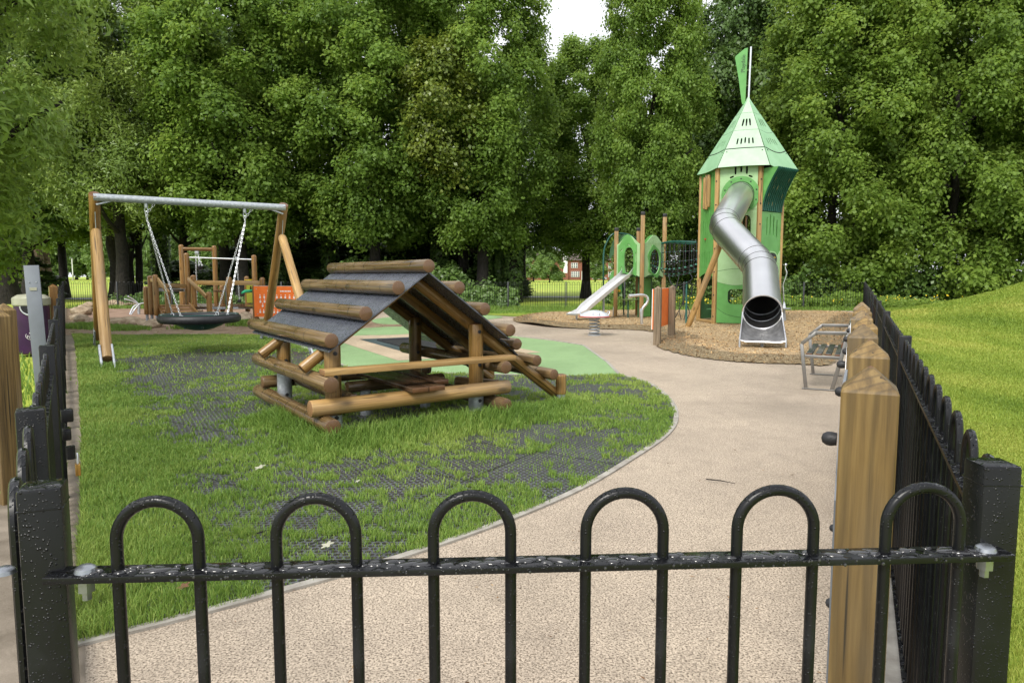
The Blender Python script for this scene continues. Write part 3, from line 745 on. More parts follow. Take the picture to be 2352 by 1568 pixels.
b = MB().tube([M @ Vector((.16*math.cos(a), -.300+.03*(math.cos(a)**2)*1.0, .92+.17*math.sin(a))) for a in [math.pi+math.pi*i/14 for i in range(15)]], .016, 8)
part('chute_rim', b, ZINC, bod)
pb = MB(); pv = [M @ Vector((.15*math.cos(a), -.297, .92+.16*math.sin(a))) for a in [math.pi+math.pi*i/14 for i in range(15)]]
pb.add(pv, [tuple(range(15))]); part('opening', pb, RUB, bod)
Mk = M @ Matrix.Translation((0,-.296,.64)) @ Matrix.Rotation(R(90), 4, 'X'); part('lock', MB().lathe([(.024,0),(.024,.012),(.012,.018),(.001,.018)], 16, Mk), GALV, bod)
Mt = M @ Matrix.Translation((.0,-.302,.34)) @ Matrix.Rotation(R(90), 4, 'X')
text('lettering', 'Fingal', .075, WHITEP, bod, Mt)
panel('emblem', smooth_poly([(-.05,.07),(-.02,.09),(0,.065),(.03,.115),(.05,.10),(.03,.075),(.06,.06),(.02,.05),(0,.035),(-.02,.055)], 1), [], .003, WHITEP, bod, Mt)
b = MB().tube([Mt @ Vector((.10*math.cos(a), .02+.075*math.sin(a), .001)) for a in [R(150+18*i) for i in range(11)]], .0035, 6); part('swoosh', b, WHITEP, bod)

# ------------------------------------------------------------------ bench with arms on the right
nf, nb = W(1851, 893.5), W(1902, 895); ff = W(1868, 860)
ed = (ff-nf); ed.z = 0; blen = ed.length; ed.normalize(); cr = Vector((ed.y, -ed.x, 0))   # towards the back of the seat
t = thing('bench', 'grey steel armed bench seen end-on at the path edge near right fence', 'bench', nf)
def q_(a, c, z): p = nf+ed*a+cr*c; return Vector((p.x, p.y, z))
for a in (0, blen):
    beam('leg', q_(a,.0,0), q_(a,-.075,.60), .045, .03, BENCHM, t, up=ed)
    beam('leg', q_(a,.31,0), q_(a,.50,.86), .05, .03, BENCHM, t, up=ed)
    beam('armrest', q_(a,-.075,.60), q_(a,.10,.755), .045, .03, BENCHM, t, up=ed); beam('armrest', q_(a,.085,.752), q_(a,.47,.758), .045, .03, BENCHM, t, up=ed)
    beam('seat_bearer', q_(a,-.03,.44), q_(a,.40,.435), .04, .03, BENCHM, t, up=ed)
    beam('foot_plate', q_(a,-.05,.012), q_(a,.40,.012), .05, .01, BENCHM, t)
for i in range(4): beam('seat_slat', q_(.03,.02+.115*i,.462), q_(blen-.03,.02+.115*i,.462), .075, .03, SLATW, t)
for i in range(3): beam('back_slat', q_(.03,.415+.035*i,.60+.11*i), q_(blen-.03,.415+.035*i,.60+.11*i), .03, .075, SLATW, t, up=(cr*.3+Vector((0,0,1))))
# ------------------------------------------------------------------ orange sign on two posts by the chips
p1 = W(1509, 792); p2 = W(1542, 778)
t = thing('orange_sign', 'orange board with white edge between two grey-brown posts by the wood chips', 'sign', p1)
sa = math.atan2((p2-p1).y, (p2-p1).x)
for p in (p1, p2):
    o = pyramid_post(None, (p.x, p.y), .145, 1.27, sa, SIGNW); o.parent = t; o.matrix_parent_inverse = PM[t.name].inverted(); o.name = 'post'
ax = (p2-p1).normalized(); n = Vector((-ax.y, ax.x, 0)); ln = (p2-p1).length
M = frame(p1+n*.085-ax*.08+Vector((0,0,.34)), -ax, n)
panel('board', [(0,0),(-ln-.16,0),(-ln-.16,.86),(0,.86)], [], .02, ORANGE, t, M)
panel('face', [(.004,-.004),(-ln-.164,-.004),(-ln-.164,.864),(.004,.864)], [], .012, WHITEP, t, M @ Matrix.Translation((0,0,.017)))
# braille sign
pa = WY(585.3, 727, 20.4); pb_ = WY(690, 727, 19.9); zt = WY(585.3, 657, 20.4).z
ax = (pb_-pa); ax.z = 0; wd_ = ax.length; ax.normalize(); n = Vector((ax.y, -ax.x, 0)); hh = zt-pa.z
t = thing('braille_sign', 'orange BRAILLE alphabet board with white letters behind the swing', 'sign', (pa.x, pa.y, 0))
M = frame(pa, ax, n)
brd = panel('board', [(0,0),(wd_,0),(wd_,hh),(0,hh)], [], .022, ORANGE, t, M)
part('edge', MB().add([M @ Vector(q) for q in MB().box((wd_/2,hh+.004,0), (wd_,.006,.02)).v], MB().box((0,0,0),(1,1,1)).f), WHITEP, t, False)
for x in (-.03, wd_-.02):
    o = pyramid_post(None, (pa+ax*x-n*.09)[:2], .12, zt+.06, math.atan2(ax.y, ax.x), POSTW); o.parent = t; o.matrix_parent_inverse = PM[t.name].inverted(); o.name = 'post'
sxp = wd_/1255.; syp = hh/840.      # sign's own layout grid
def sp_(zx, zy): return ((zx-360)*sxp, (1275-zy)*syp)
ML = M @ Matrix.Translation((0,0,.013))
x, y = sp_(820, 565); text('lettering', 'BRAILLE', .058, WHITEP, brd, ML @ Matrix.Translation((x, y, 0)), bold=.0022)
cells = []
for row, y_, xs in (('ABCDEFGHI', 677, [535+116*i for i in range(9)]), ('JKLMNOPQR', 800, [540+116*i for i in range(9)]), ('STUVWXYZ', 918, [600+116*i for i in range(8)]), ('#0123456789', 1083, [527+97*i for i in range(11)])):
    for ch, zx in zip(row, xs):
        x, y = sp_(zx, y_); cells.append(sp_(zx, y_+58)); text('lettering', ch, .05, WHITEP, brd, ML @ Matrix.Translation((x, y, 0)), bold=.0022)
for i in range(7): cells.append(sp_(1110+42*i, 568))
for i, (x, y) in enumerate(cells):
    k = .026 if i < 37 else .018
    part('braille_cell', MB().add([ML @ Vector(q) for q in MB().box((x,y,0), (k*2,k*2.2,.004)).v], MB().box((0,0,0),(1,1,1)).f), WHITEP, brd, False)
for zx, zy in ((435,515),(455,1200),(1545,515)):
    x, y = sp_(zx, zy); Mx = ML @ Matrix.Translation((x, y, 0)); part('bolt', MB().lathe([(.016,0),(.016,.006),(.001,.01)], 10, Mx), GALV, brd)
# ------------------------------------------------------------------ spring rocker, speaking pipe, wiggly pole, roundabout, mini seat
c = W(1365, 770)
t = thing('spring_rocker', 'pale round spring rocker with red rim on grey coil spring', 'spring rocker', c)
part('spring', MB().tube([(c.x+.125*math.cos(a), c.y+.125*math.sin(a), .03+.40*a/(2*math.pi*5.2)) for a in [2*math.pi*5.2*i/110 for i in range(111)]], .016, 8), GALV, t)
T4 = Matrix.Translation(c)
part('base_plate', MB().lathe([(.16,0),(.16,.02),(.001,.02)], 20, T4), GALV, t)
dsh = part('dish', MB().lathe([(.001,.43),(.2,.435),(.37,.47),(.37,.50),(.30,.56),(.20,.605),(.08,.63),(.001,.635)], 36, T4), SILV, t)
part('rim', MB().tube([(c.x+.385*math.cos(a), c.y+.385*math.sin(a), .478) for a in [2*math.pi*i/36 for i in range(36)]], .009, 8, closed=True), RED, dsh)
for a in (R(-90), R(10), R(170), R(90)):
    e = Vector((math.cos(a), math.sin(a), 0)); f_ = Vector((-e.y, e.x, 0)); b0 = c+e*.33
    part('handle', MB().tube([b0-f_*.08+Vector((0,0,.50)), b0-f_*.085+Vector((0,0,.56))+e*.03, b0-f_*.06+Vector((0,0,.60))+e*.04, b0+f_*.06+Vector((0,0,.60))+e*.04, b0+f_*.085+Vector((0,0,.56))+e*.03, b0+f_*.08+Vector((0,0,.50))], .011, 8), SILV, dsh)
c = W(1474, 749)
t = thing('speaking_tube', 'curved stainless speaking tube rising from the chips beside the orange sign', 'speaking tube', c)
k = c.y
pts = catmull([c, WY(1475,712,k), WY(1485,697,k), WY(1488,688,k), WY(1484,680,k), WY(1473,677.5,k-.05), WY(1455,679,k-.1)], 8)
part('pipe', MB().tube(pts, .045, 14), STEEL, t)
part('mouthpiece', MB().tube([WY(1456,679,k-.1), WY(1449,680,k-.12), WY(1444,681,k-.14)], [.047,.062,.070], 16), STEEL, t)
c = Vector(((1803-CU)/F*22.3, 22.3, 0)); k = c.y
t = thing('wiggly_pole', 'thin wavy steel spinning pole standing right of the tube slide', 'pole', c)
part('pole', MB().tube(catmull([WY(1800,735,k), WY(1800,694,k), WY(1799,668,k), WY(1798,655,k), WY(1803,640,k), WY(1806.5,627,k), WY(1803.5,617,k), WY(1804,609,k)], 8), .026, 10), STEEL, t)
p = WY(1804.5,608,k); part('ball', MB().lathe([(.001,-.05),(.035,-.035),(.05,0),(.035,.035),(.001,.05)], 16, Matrix.Translation(p)), ZINC, t)
p = WY(1800,708,k); part('foot_disc', MB().lathe([(.22,-.012),(.22,.012),(.001,.016)], 24, Matrix.Translation(p)), GALV, t)
part('cone', MB().lathe([(.075,.012),(.03,.20),(.001,.20)], 16, Matrix.Translation(p)), ZINC, t)
part('socket', MB().tube([c, (p.x,p.y,p.z)], .05, 12), GALV, t)
c = Vector(((921-CU)/F*23.6, 23.6, 0))
t = thing('roundabout', 'low black roundabout disc with steel pole behind the log house', 'roundabout', c)
part('disc', MB().lathe([(.30,0),(.30,.06),(.25,.075),(.001,.08)], 30, Matrix.Translation(c)), RUB, t)
part('pole', MB().tube([(c.x-.2,c.y,.05),(c.x-.2,c.y,.32)], .022, 10), STEEL, t)
c = W(318, 722); k = c.y
t = thing('tubular_frame', 'spindly white tubular frame standing in the brown sand', 'play frame', c)
part('post', MB().tube([WY(319,721,k), WY(319,700,k)], .05, 12), GALV, t)
for a, b, e in (((319,699),(303,691),(286,686.5)),((319,699),(308,689),(294,680)),((316,699),(306,705),(298,722)),((320,698),(308,712),(300,724)),((319,699),(328,696),(334,697))):
    part('tube', MB().tube(catmull([WY(a[0],a[1],k), WY(b[0],b[1],k-.1), WY(e[0],e[1],k-.3)], 6), .026, 8), ZINC, t)
# ------------------------------------------------------------------ log play house
R0 = Vector((-.807, 6.76, 0)); E1 = Vector((.823, .567, 0)); E2 = Vector((-.567, .823, 0))
def hp(a, b, z): return R0+E1*a+E2*b+Vector((0,0,z))
HS = thing('log_play_house', 'open log play house with black pitched roof and roof logs on the matted grass', 'play house', hp(0, 1.2, 0))
SL = .722
for a, b, top in ((-.89,.24,.87),(.68,.24,1.0),(-.89,1.77,.87),(.70,1.70,1.0)):
    po = log('post', hp(a,b,.16 if (a > 0) else .02), hp(a,b,top), .077, LOGM2, HS, dome=.02)
    part('steel_foot', MB().tube([hp(a,b,-.05), hp(a,b,.22 if a > 0 else (.20 if b < 1 else .50))], .08, 16), GALV, po)
    for z in (.56, .18, top-.09):
        Mx, _ = frame_z(hp(a,b,z)-E2*.075, hp(a,b,z)-E2*.2); part('bolt', MB().lathe([(.02,0),(.02,.008),(.001,.012)], 10, Mx), RUB, po)
def along_b(nm, a, z, b0, b1, r, m=LOGM): return log(nm, hp(a,b0,z), hp(a,b1,z), r, m, HS, bev=.012)
along_b('ridge_log', 0, 1.588, -.02, 2.64, .066)
for a in (-.33, -.66, -.99): along_b('roof_log', a, 1.62-.704*abs(a)-.005, -.03, 2.66, .068)
for a in (.33, .63, .945): along_b('roof_log', a, 1.62-.735*abs(a), -.03, 2.66, .066)
for a in (1.15, 1.42, 1.66): along_b('rung_log', a, 1.60-.735*a, .14, 2.40, .064)
# roof boards
def slab(nm, a0, a1, b0, b1, s_, th=.014):
    z = lambda a: 1.532-s_*abs(a)
    vs = [hp(a,b,z(a)+k) for k in (0,-th) for a, b in ((a0,b0),(a1,b0),(a1,b1),(a0,b1))]
    part(nm, MB().add(vs, [(0,1,2,3),(7,6,5,4),(0,4,5,1),(1,5,6,2),(2,6,7,3),(3,7,4,0)]), ROOFB, HS, False)
slab('roof_board', 0, -1.005, 0, 2.62, .704)
Mr = frame(hp(.0,0,1.532), E2, (E1*.735+Vector((0,0,1))).normalized())     # x along the ridge, y down-slope is -Y
ln_ = 1.25*math.hypot(1,.735); n_ = .95*math.hypot(1,.735)
panel('roof_board', [(0,0),(0,-n_),(.16,-n_-.002)]+[(.30-.10*math.cos(t), -n_-.03-.06*(1-math.sin(t))) for t in (.2,.7,1.2)][::-1]+[(.20,-n_-.18),(.28,-ln_),(2.62,-ln_),(2.62,0)], [], .014, ROOFB, HS, Mr)
for b in (.34, 1.02, 1.74):
    z = lambda a: 1.452-.725*abs(a)
    if b != 1.02:
        log('rafter', hp(-1.15,b,1.448-.708*1.15), hp(-.02,b,1.434), .055, LOGM2, HS)
        log('rafter', hp(1.84,b,z(1.84)), hp(.03,b,1.44), .06, LOGM2, HS)
    else:
        beam('rafter', hp(.1,b,1.38), hp(1.10,b,1.38-.735), .05, .10, LOGM2, HS)
# lower logs
along_b('side_log', -1.035, .16, -.14, 2.30, .076); along_b('side_log', -1.035, .535, -.12, 2.30, .074)
along_b('side_log', -.742, .335, .10, 2.0, .062)
along_b('side_log', .845, .155, -.10, 2.25, .07); along_b('side_log', .845, .55, -.10, 2.33, .068)
log('front_log', hp(-1.17,.085,.305), hp(.99,.085,.315), .078, WOODL, HS, r1=.072)
log('back_log', hp(-1.1,1.92,.31), hp(1.0,1.90,.31), .07, LOGM, HS)
beam('table_top', hp(-1.07,.02,.635), hp(1.0,.02,.635), .145, .052, WOODL, HS)
for a in (-.150, .030, .25): beam('bench_plank', hp(a,-.10 if a < .2 else .22,.408), hp(a,1.30,.408), .172, .048, PLANKD, HS)
log('bench_bearer', hp(-.47,1.0,.315), hp(.70,1.0,.315), .062, LOGM, HS)
for a in (-.27, .45): part('bench_leg', MB().tube([hp(a,.97,-.05), hp(a,.97,.27)], .058, 14), GALV, HS)
# climbing ramp foot posts
for b in (.27, 1.80):
    po = log('ramp_post', hp(1.86,b,.12), hp(1.86,b,.36), .062, LOGM2, HS, dome=.015)
    part('steel_foot', MB().tube([hp(1.86,b,-.05), hp(1.86,b,.16)], .05, 14), GALV, po)
log('brace', hp(1.02,1.25,.22), hp(1.30,.75,.22), .06, LOGM2, HS)

# ------------------------------------------------------------------ basket swing
def P3(x, y, z): return Vector((x, y, z))
SW = thing('basket_swing', 'timber A-frame swing with galvanised bar and round green basket seat on chains', 'swing', (-6.2,13.7,0))
AL, AR = P3(-7.53,12.75,2.90), P3(-4.75,14.70,2.90)
bd = (AR-AL).normalized(); legd = P3(1.1,-1.75,0)
for A_, sgn in ((AL,-1),(AR,1)):
    back = A_-legd; back.z = 0; fr = A_+legd; fr.z = 0
    top = A_+Vector((0,0,.06)); up_ = (top-back).normalized()
    o = log('leg', back+up_*.25, top, .092, WOOD, SW, bev=.006, n=20)
    # lighter front leg, planed with a rounded head
    head = A_-legd*.19+legd.normalized()*.14; head.z = 2.34; t_ = (head-fr).normalized()
    log('leg', fr+t_*.22, head-(bd*0), .088, WOODL, SW, dome=.11, n=20)
    for q, tt in ((back, up_), (fr, t_)):
        for k in (-1, 1):
            s_ = bd*k*.088
            Mx = frame(q+s_+tt*.18, bd, bd.cross(tt))
            b = MB().box((0,0,0), (.034,.62,.13), None, .012)
            sh_ = part('steel_shoe', MB().add([Mx @ Vector(x) for x in b.v], b.f), GALV, SW)
            for h in (.10, .30):
                Mb, _ = frame_z(q+s_*1.06+tt*h, q+s_*3+tt*h); part('bolt', MB().lathe([(.022,0),(.022,.012),(.012,.022),(.001,.022)], 8, Mb), RUB, sh_)
    part('staple', MB().tube([top-up_*.36+legd.normalized()*.10, head+legd.normalized()*.06+Vector((0,0,.02)), head-t_*.30+legd.normalized()*.09], .007, 6), GALV, SW)
    for h in (.16, .30):
        q = top-up_*h; Mb, _ = frame_z(q+legd.normalized()*.088, q+legd.normalized()*.3); part('bolt', MB().lathe([(.022,-.01),(.022,.006),(.001,.006)], 10, Mb), RUB, o)
    part('bracket', MB().tube([A_-bd*sgn*.02+Vector((0,0,-.13)), A_-bd*sgn*.30+Vector((0,0,-.04))], .02, 6), GALV, SW)
part('crossbar', MB().tube([AL-bd*.02, AR+bd*.02], .068, 24), GALV, SW)
def chain(nm, p0, p1, parent, m, r=.0165, wire=.0042, asp=1.75):
    p0 = Vector(p0); p1 = Vector(p1); ln = (p1-p0).length; d_ = (p1-p0).normalized(); a = d_.cross(Vector((0,0,1)) if abs(d_.z) < .95 else Vector((1,0,0))).normalized(); c_ = d_.cross(a)
    pitch = r*asp*1.55; n = max(2, int(ln/pitch)); mb = MB()
    for i in range(n):
        c0 = p0+d_*((i+.5)*ln/n); s1 = a if i % 2 else c_
        mb.tube([c0+d_*(r*asp*math.cos(t))+s1*(r*math.sin(t)) for t in [2*math.pi*k/8 for k in range(8)]], wire, 5, closed=True)
    return part(nm, mb, m, parent)
DC = P3(-6.13,13.66,.66)
hangs = []
for u, v in ((347,473),(570,488)):
    k = (u-CU)/F; a = (k*AL.y*1.0-AL.x)/(bd.x-k*bd.y); h = AL+bd*a; hangs.append(h)
    Mx = Matrix.Translation(h)
    b = MB().box(h+Vector((0,0,-.105)), (.05,.05,.09), None, .006).tube([h+Vector((.03*math.cos(t),0,-.185+.04*math.sin(t))) for t in [2*math.pi*i/12 for i in range(12)]], .009, 6, closed=True)
    part('hanger', b, GALV, SW)
rd, rn = bd, Vector((-bd.y, bd.x, 0))
for i, h in enumerate(hangs):
    hh_ = h+Vector((0,0,-.24)); sg = -1 if i == 0 else 1
    chain('chain', hh_+Vector((0,0,.03)), hh_+Vector((0,0,-.10)), SW, ZINC, .022, .006)
    chain('chain', h+bd*.14+Vector((0,0,-.07)), hh_+Vector((0,0,-.02)), SW, ZINC, .018, .005)
    for s_ in (-1, 1):
        e = DC+bd*sg*.42+rn*s_*.44+Vector((0,0,.085))
        chain('chain', hh_+Vector((0,0,-.10)), e, SW, ZINC)
        part('eye', MB().tube([e+Vector((.03*math.cos(t),0,-.03+.035*math.sin(t))) for t in [2*math.pi*q/10 for q in range(10)]], .009, 6, closed=True), ZINC, SW)
T4 = Matrix.Translation(DC)
part('basket_rim', MB().tube([(DC.x+.68*math.cos(t), DC.y+.68*math.sin(t), DC.z) for t in [2*math.pi*i/48 for i in range(48)]], .082, 14, closed=True), RUB, SW)
part('basket_dish', MB().lathe([(.001,-.235),(.12,-.232),(.25,-.205),(.40,-.14),(.52,-.06),(.62,.03),(.68,.085),(.72,.088),(.72,.078),(.64,.05),(.5,-.03),(.3,-.12),(.001,-.17)], 48, T4), GRNDISH, SW)
for a in range(8):
    t = a*math.pi/4; p = DC+Vector((.71*math.cos(t), .71*math.sin(t), .086)); part('rivet', MB().lathe([(.014,0),(.010,.006),(.001,.008)], 8, Matrix.Translation(p)), GALV, SW)
for t in (R(-60), R(-110)):
    p = DC+Vector((.38*math.cos(t), .38*math.sin(t), -.155)); b = MB().box(p, (.05,.03,.06), None, .008); part('lug', b, GRNDISH, SW)

# ------------------------------------------------------------------ log adventure trail with ramp and pulleys (behind the swing)
AT = thing('log_climbing_trail', 'long low log climbing trail with ramp, plank decks and chain pulleys in the sand', 'climbing frame', W(460,740))
def zp(zx, zy, Y): return WY(261.3+.20834*zx, 490+.20834*zy, Y)
def zpost(zx, top, Y, r=.085, m=WOOD, foot=True):
    p = zp(zx, top, Y); po = log('post', (p.x,p.y,.22), p, r, m, AT, dome=.06)
    if foot: part('steel_foot', MB().tube([(p.x,p.y,-.05),(p.x,p.y,.3)], .045, 10), GALV, po)
    return p
for zx, top, Y in ((352,800,22.9),(400,683,22.6),(455,672,22.2),(590,865,21.9),(742,342,24.6),(800,433,23.6),(875,677,22.7),(1048,862,21.9),(1106,354,24.9),(1268,697,22.4),(1545,456,23.9),(1465,690,24.6),(1637,704,22.6),(1190,790,24.8),(750,850,24.6)):
    zpost(zx, top, Y)
def zlog(a, b, Ya, Yb, r, m=WOOD, nm='beam'): return log(nm, zp(*a, Ya), zp(*b, Yb), r, m, AT)
def zbeam(nm, a, b, Ya, Yb, w, h, m=WOODL): return beam(nm, zp(*a, Ya), zp(*b, Yb), w, h, m, AT)
zlog((742,392), (1106,398), 24.6, 24.9, .065)
part('steel_bar', MB().tube([zp(800,485,23.6), zp(1540,510,23.9)], .024, 10), ZINC, AT)
zbeam('rail_board', (480,796), (790,800), 22.4, 23.5, .05, .13); zbeam('rail_board', (895,762), (1240,768), 22.6, 22.4, .05, .14); zbeam('rail_board', (1290,764), (1620,768), 22.4, 22.6, .05, .14)
zbeam('handrail', (478,722), (606,880), 22.2, 21.8, .06, .12); zbeam('handrail', (822,720), (1022,920), 22.6, 21.8, .06, .12)
zbeam('handrail', (398,735), (470,745), 22.6, 22.2, .05, .10)
zbeam('deck_edge', (482,842), (780,846), 22.5, 23.5, .04, .10, GALV); zbeam('deck_edge', (905,1046), (1235,1044), 22.55, 22.4, .04, .075, GALV); zbeam('deck_edge', (1315,1044), (1545,1040), 22.4, 22.7, .04, .06, GALV)
def zdeck(nm, quad, Ys, m, th=.05):
    t_ = [zp(*q, y) for q, y in zip(quad, Ys)]; vs = t_+[p-Vector((0,0,th)) for p in t_]
    part(nm, MB().add(vs, [(0,1,2,3),(7,6,5,4),(0,4,5,1),(1,5,6,2),(2,6,7,3),(3,7,4,0)]), m, AT, False)
zdeck('ramp', ((560,1200),(960,1200),(880,1006),(488,1006)), (21.3,21.3,22.6,22.6), WOODL)
for i in range(6):
    f_ = i/5.5; a = zp(560-72*f_, 1198-192*f_, 21.3+1.3*f_); b = zp(960-80*f_, 1198-192*f_, 21.3+1.3*f_); beam('tread', a+Vector((0,0,.02)), b+Vector((0,0,.02)), .05, .03, WOODL, AT)
zbeam('ramp_kerb', (486,1010), (572,1190), 22.5, 21.3, .05, .13, WOOD); zbeam('ramp_kerb', (835,1000), (950,1140), 22.5, 21.5, .05, .13, WOOD)
zdeck('deck', ((905,1030),(1240,1028),(1230,992),(880,995)), (22.5,22.4,24.6,24.6), PLANKD); zdeck('deck', ((1300,1028),(1560,1026),(1540,996),(1290,996)), (22.4,22.6,24.6,24.6), PLANKD); zdeck('deck', ((480,838),(770,840),(770,826),(490,826)), (22.5,23.4,24.3,23.6), PLANKD)
zdeck('sand_table', ((1100,850),(1240,850),(1230,832),(1105,834)), (23.6,23.6,24.4,24.4), PLANKD)
zbeam('kick_board', (1440,735), (1530,730), 24.2, 24.2, .02, .02, YEL)
Ml = frame(zp(1470,985,24.3), Vector((1,0,0)), Vector((0,-1,0)))
panel('yellow_board', [(0,0),(.22,0),(.22,.77),(0,.80)], [oval(.15,.48,.035,.10)], .03, M_noise('olive_board', (.26,.28,.02), (.32,.34,.03), 3, .5), AT, Ml)
part('spout', MB().tube([zp(1515,856,24.0), zp(1450,860,23.7), zp(1412,878,23.5)], [.055,.055,.03], 12), M_noise('green_spout', (.02,.36,.17), (.03,.42,.2), 4, .35), AT)
p = zp(917,433,24.7); part('pulley', MB().box(p, (.13,.08,.10), None, .008), GALV, AT)
p = zp(1355,500,23.8); part('pulley', MB().box(p, (.11,.08,.12), None, .008), GALV, AT)
chain('chain', zp(905,450,24.7), zp(915,1000,24.6), AT, ZINC, .022, .007); chain('chain', zp(932,450,24.7), zp(940,590,24.6), AT, ZINC, .02, .006)
chain('chain', zp(935,480,24.7), zp(975,585,24.6), AT, ZINC, .02, .006); chain('chain', zp(1357,520,23.8), zp(1385,950,23.7), AT, ZINC, .02, .006)
p = zp(950,600,24.6); part('bucket', MB().lathe([(.06,-.07),(.105,.06),(.095,.06),(.05,-.06),(.001,-.06)], 16, Matrix.Translation(p)), RUB, AT)
p = zp(1385,965,23.7); part('bucket', MB().box(p, (.11,.10,.10), None, .01), RUB, AT)
# rocks round the sand pit
def rock(c, s, label, seed):
    r_ = random.Random(seed); bm = bmesh.new(); bmesh.ops.create_icosphere(bm, subdivisions=3, radius=1)
    ph = [Vector((r_.uniform(-1,1), r_.uniform(-1,1), r_.uniform(-1,1))).normalized() for _ in range(9)]; cut = [r_.uniform(.55,.9) for _ in ph]
    for v in bm.verts:
        for p, k in zip(ph, cut):
            d_ = v.co.dot(p)
            if d_ > k: v.co -= p*(d_-k)*.85
        v.co = Vector((v.co.x*s[0], v.co.y*s[1], v.co.z*s[2]))+Vector([r_.uniform(-.012,.012) for _ in range(3)])
    me = bpy.data.meshes.new('rock'); bm.to_mesh(me); bm.free(); shade(me, 28)
    o = obj('rock', me, ROCKM, None, Matrix.Translation((c[0], c[1], s[2]*.45)) @ Matrix.Rotation(r_.uniform(0,3.1), 4, 'Z'))
    tag(o, label, 'rock', 'sandstone rocks edging the sand pit')
RK = [(181,735,.45,'left edge of the sand pit nearest the left fence'),(186,724,.5,'left edge of the sand pit, second up'),(196,716,.5,'left edge of the sand pit, third up'),(205,709,.45,'back left corner of the sand pit'),(222,704,.4,'back of the sand pit beside the corner'),(259,704,.5,'back of the sand pit right of the tall swing leg'),(276,705,.45,'back of the sand pit below the dark trunk'),(300,705,.45,'back of the sand pit behind the white tubular seat'),(192,745,.5,'sand pit front left corner'),(212,748,.45,'sand pit front left of the tall swing leg'),(262,750,.55,'front of the sand pit right of the tall swing leg'),(286,752,.5,'front of the sand pit between the long grass tufts'),(320,752,.55,'front of the sand pit below the trail posts'),(352,752,.5,'front of the sand pit in front of the ramp'),(545,744,.5,'front of the sand pit right of the hanging basket'),(565,741,.5,'front of the sand pit left of the orange sign'),(450,716,.4,'back of the sand pit under the log trail'),(600,742,.45,'beside the foot of the orange sign')]
for i, (u, v, s_, where) in enumerate(RK):
    x, y = G(u, v); rock((x, y), (s_*rnd.uniform(.75,1.05), s_*rnd.uniform(.5,.75), s_*rnd.uniform(.34,.5)), 'pale sandstone rock at the '+where if not where.startswith('beside') else 'pale sandstone rock '+where, i)
# ------------------------------------------------------------------ castle tower with tube slide
def rad(cx, cy):
    a = math.atan2(cx, cy); return Vector((math.cos(a), -math.sin(a), 0)), Vector((math.sin(a), math.cos(a), 0))
TY = 22.0; TX = (1694-CU)/F*TY; tr, td = rad(TX, TY); TCn = Vector((TX, TY, 0)); RAD = 1.20
TW = thing('play_tower', 'tall green play tower with pointed mint roof, flag and timber posts', 'play tower', TCn)
def tv(k, r=RAD, z=0, c=None):
    a = R(176+60*k); return (c or TCn)+tr*(r*math.cos(a))+td*(r*math.sin(a))+Vector((0,0,z))
# k: 0 left, 1 front-left, 2 front-right, 3 right, 4 back-right, 5 back-left
for k in range(6):
    p = tv(k); o_ = (p-TCn).normalized()
    po = beam('post', p, p+Vector((0,0,4.74 if k in (1,2,3) else 4.60)), .125, .125, WOODL, TW, up=o_, bev=.012)
    if k in (1, 2):
        for z in (.25,.9,1.6,2.3,3.0,3.6,4.3):
            Mx, _ = frame_z(p+o_*.062+Vector((0,0,z)), p+o_*.2+Vector((0,0,z))); part('bolt', MB().lathe([(.022,0),(.022,.012),(.001,.018)], 8, Mx), RUB, po)
def face(k, off=.0):
    a, b = tv(k), tv(k+1); x = (b-a).normalized(); n = x.cross(Vector((0,0,1)))
    if n.dot((a+b)/2-TCn) < 0: n = -n
    return frame(a+n*off, x, n), (b-a).length, n
M1, S1, n1 = face(1, .02)
x0, x1 = .065, S1-.065
panel('wall_panel', [(x0,3.44),(x1,3.44),(x1,4.86),(x0,4.86)], [oval(.66,3.87,.40,.40,32), slot(.50,4.62,.055,.30), slot(.66,4.66,.055,.26), slot(.82,4.62,.055,.30), slot(.40,4.40,.12,.05,.4), slot(.93,4.40,.12,.05,-.4)], .022, GRNP, TW, M1)
wv = [(x0,1.30)]+[(x0+(x1-x0)*i/12, 1.30-.10*math.sin(math.pi*i/12)) for i in range(1,12)]+[(x1,1.30)]
panel('wall_panel', wv+[(x1,3.43),(x0,3.43)], [slot(.80,2.85,.36,.85)], .022, GRNP, TW, M1)
for x in (.72,.84): 
    beam('slat', (M1 @ Vector((x,2.35,-.03))), (M1 @ Vector((x,3.25,-.03))), .06, .05, WOOD, TW, up=n1)
panel('wall_panel', [(x0,.06),(x1,.06),(x1,1.30)]+[(p[0], p[1]-.006) for p in wv[::-1]], [oval(.68,.86,.30,.225,28,4.5)], .022, GRN, TW, M1 @ Matrix.Translation((0,0,.006)))
ring = panel('entry_ring', oval(.66,3.87,.545,.545,36), [oval(.66,3.87,.392,.392,36)], .03, GRN, TW, M1 @ Matrix.Translation((0,0,.022)))
b = MB()
for i in range(10):
    a = 2*math.pi*i/10+.3; Mx = M1 @ Matrix.Translation((.66+.47*math.cos(a), 3.87+.47*math.sin(a), .036)); b.lathe([(.022,0),(.022,.012),(.001,.018)], 8, Mx)
part('ring_bolts', b, RUB, ring)['kind'] = 'stuff'
def seam(pts, M, r=.006): part('seam', MB().tube([M @ Vector((x, y, .012)) for x, y in pts], r, 5), DARKSL, TW)
seam([(x0,1.62)]+[(x0+(x1-x0)*i/8, 1.62+.07*math.sin(math.pi*i/8)) for i in range(1,8)]+[(x1,1.62)], M1, .005)
seam([(x0,.52)]+[(.1+.09*i, .5-.28*(1-math.exp(-i*.35))) for i in range(1,9)], M1 @ Matrix.Translation((0,0,.006)), .005)
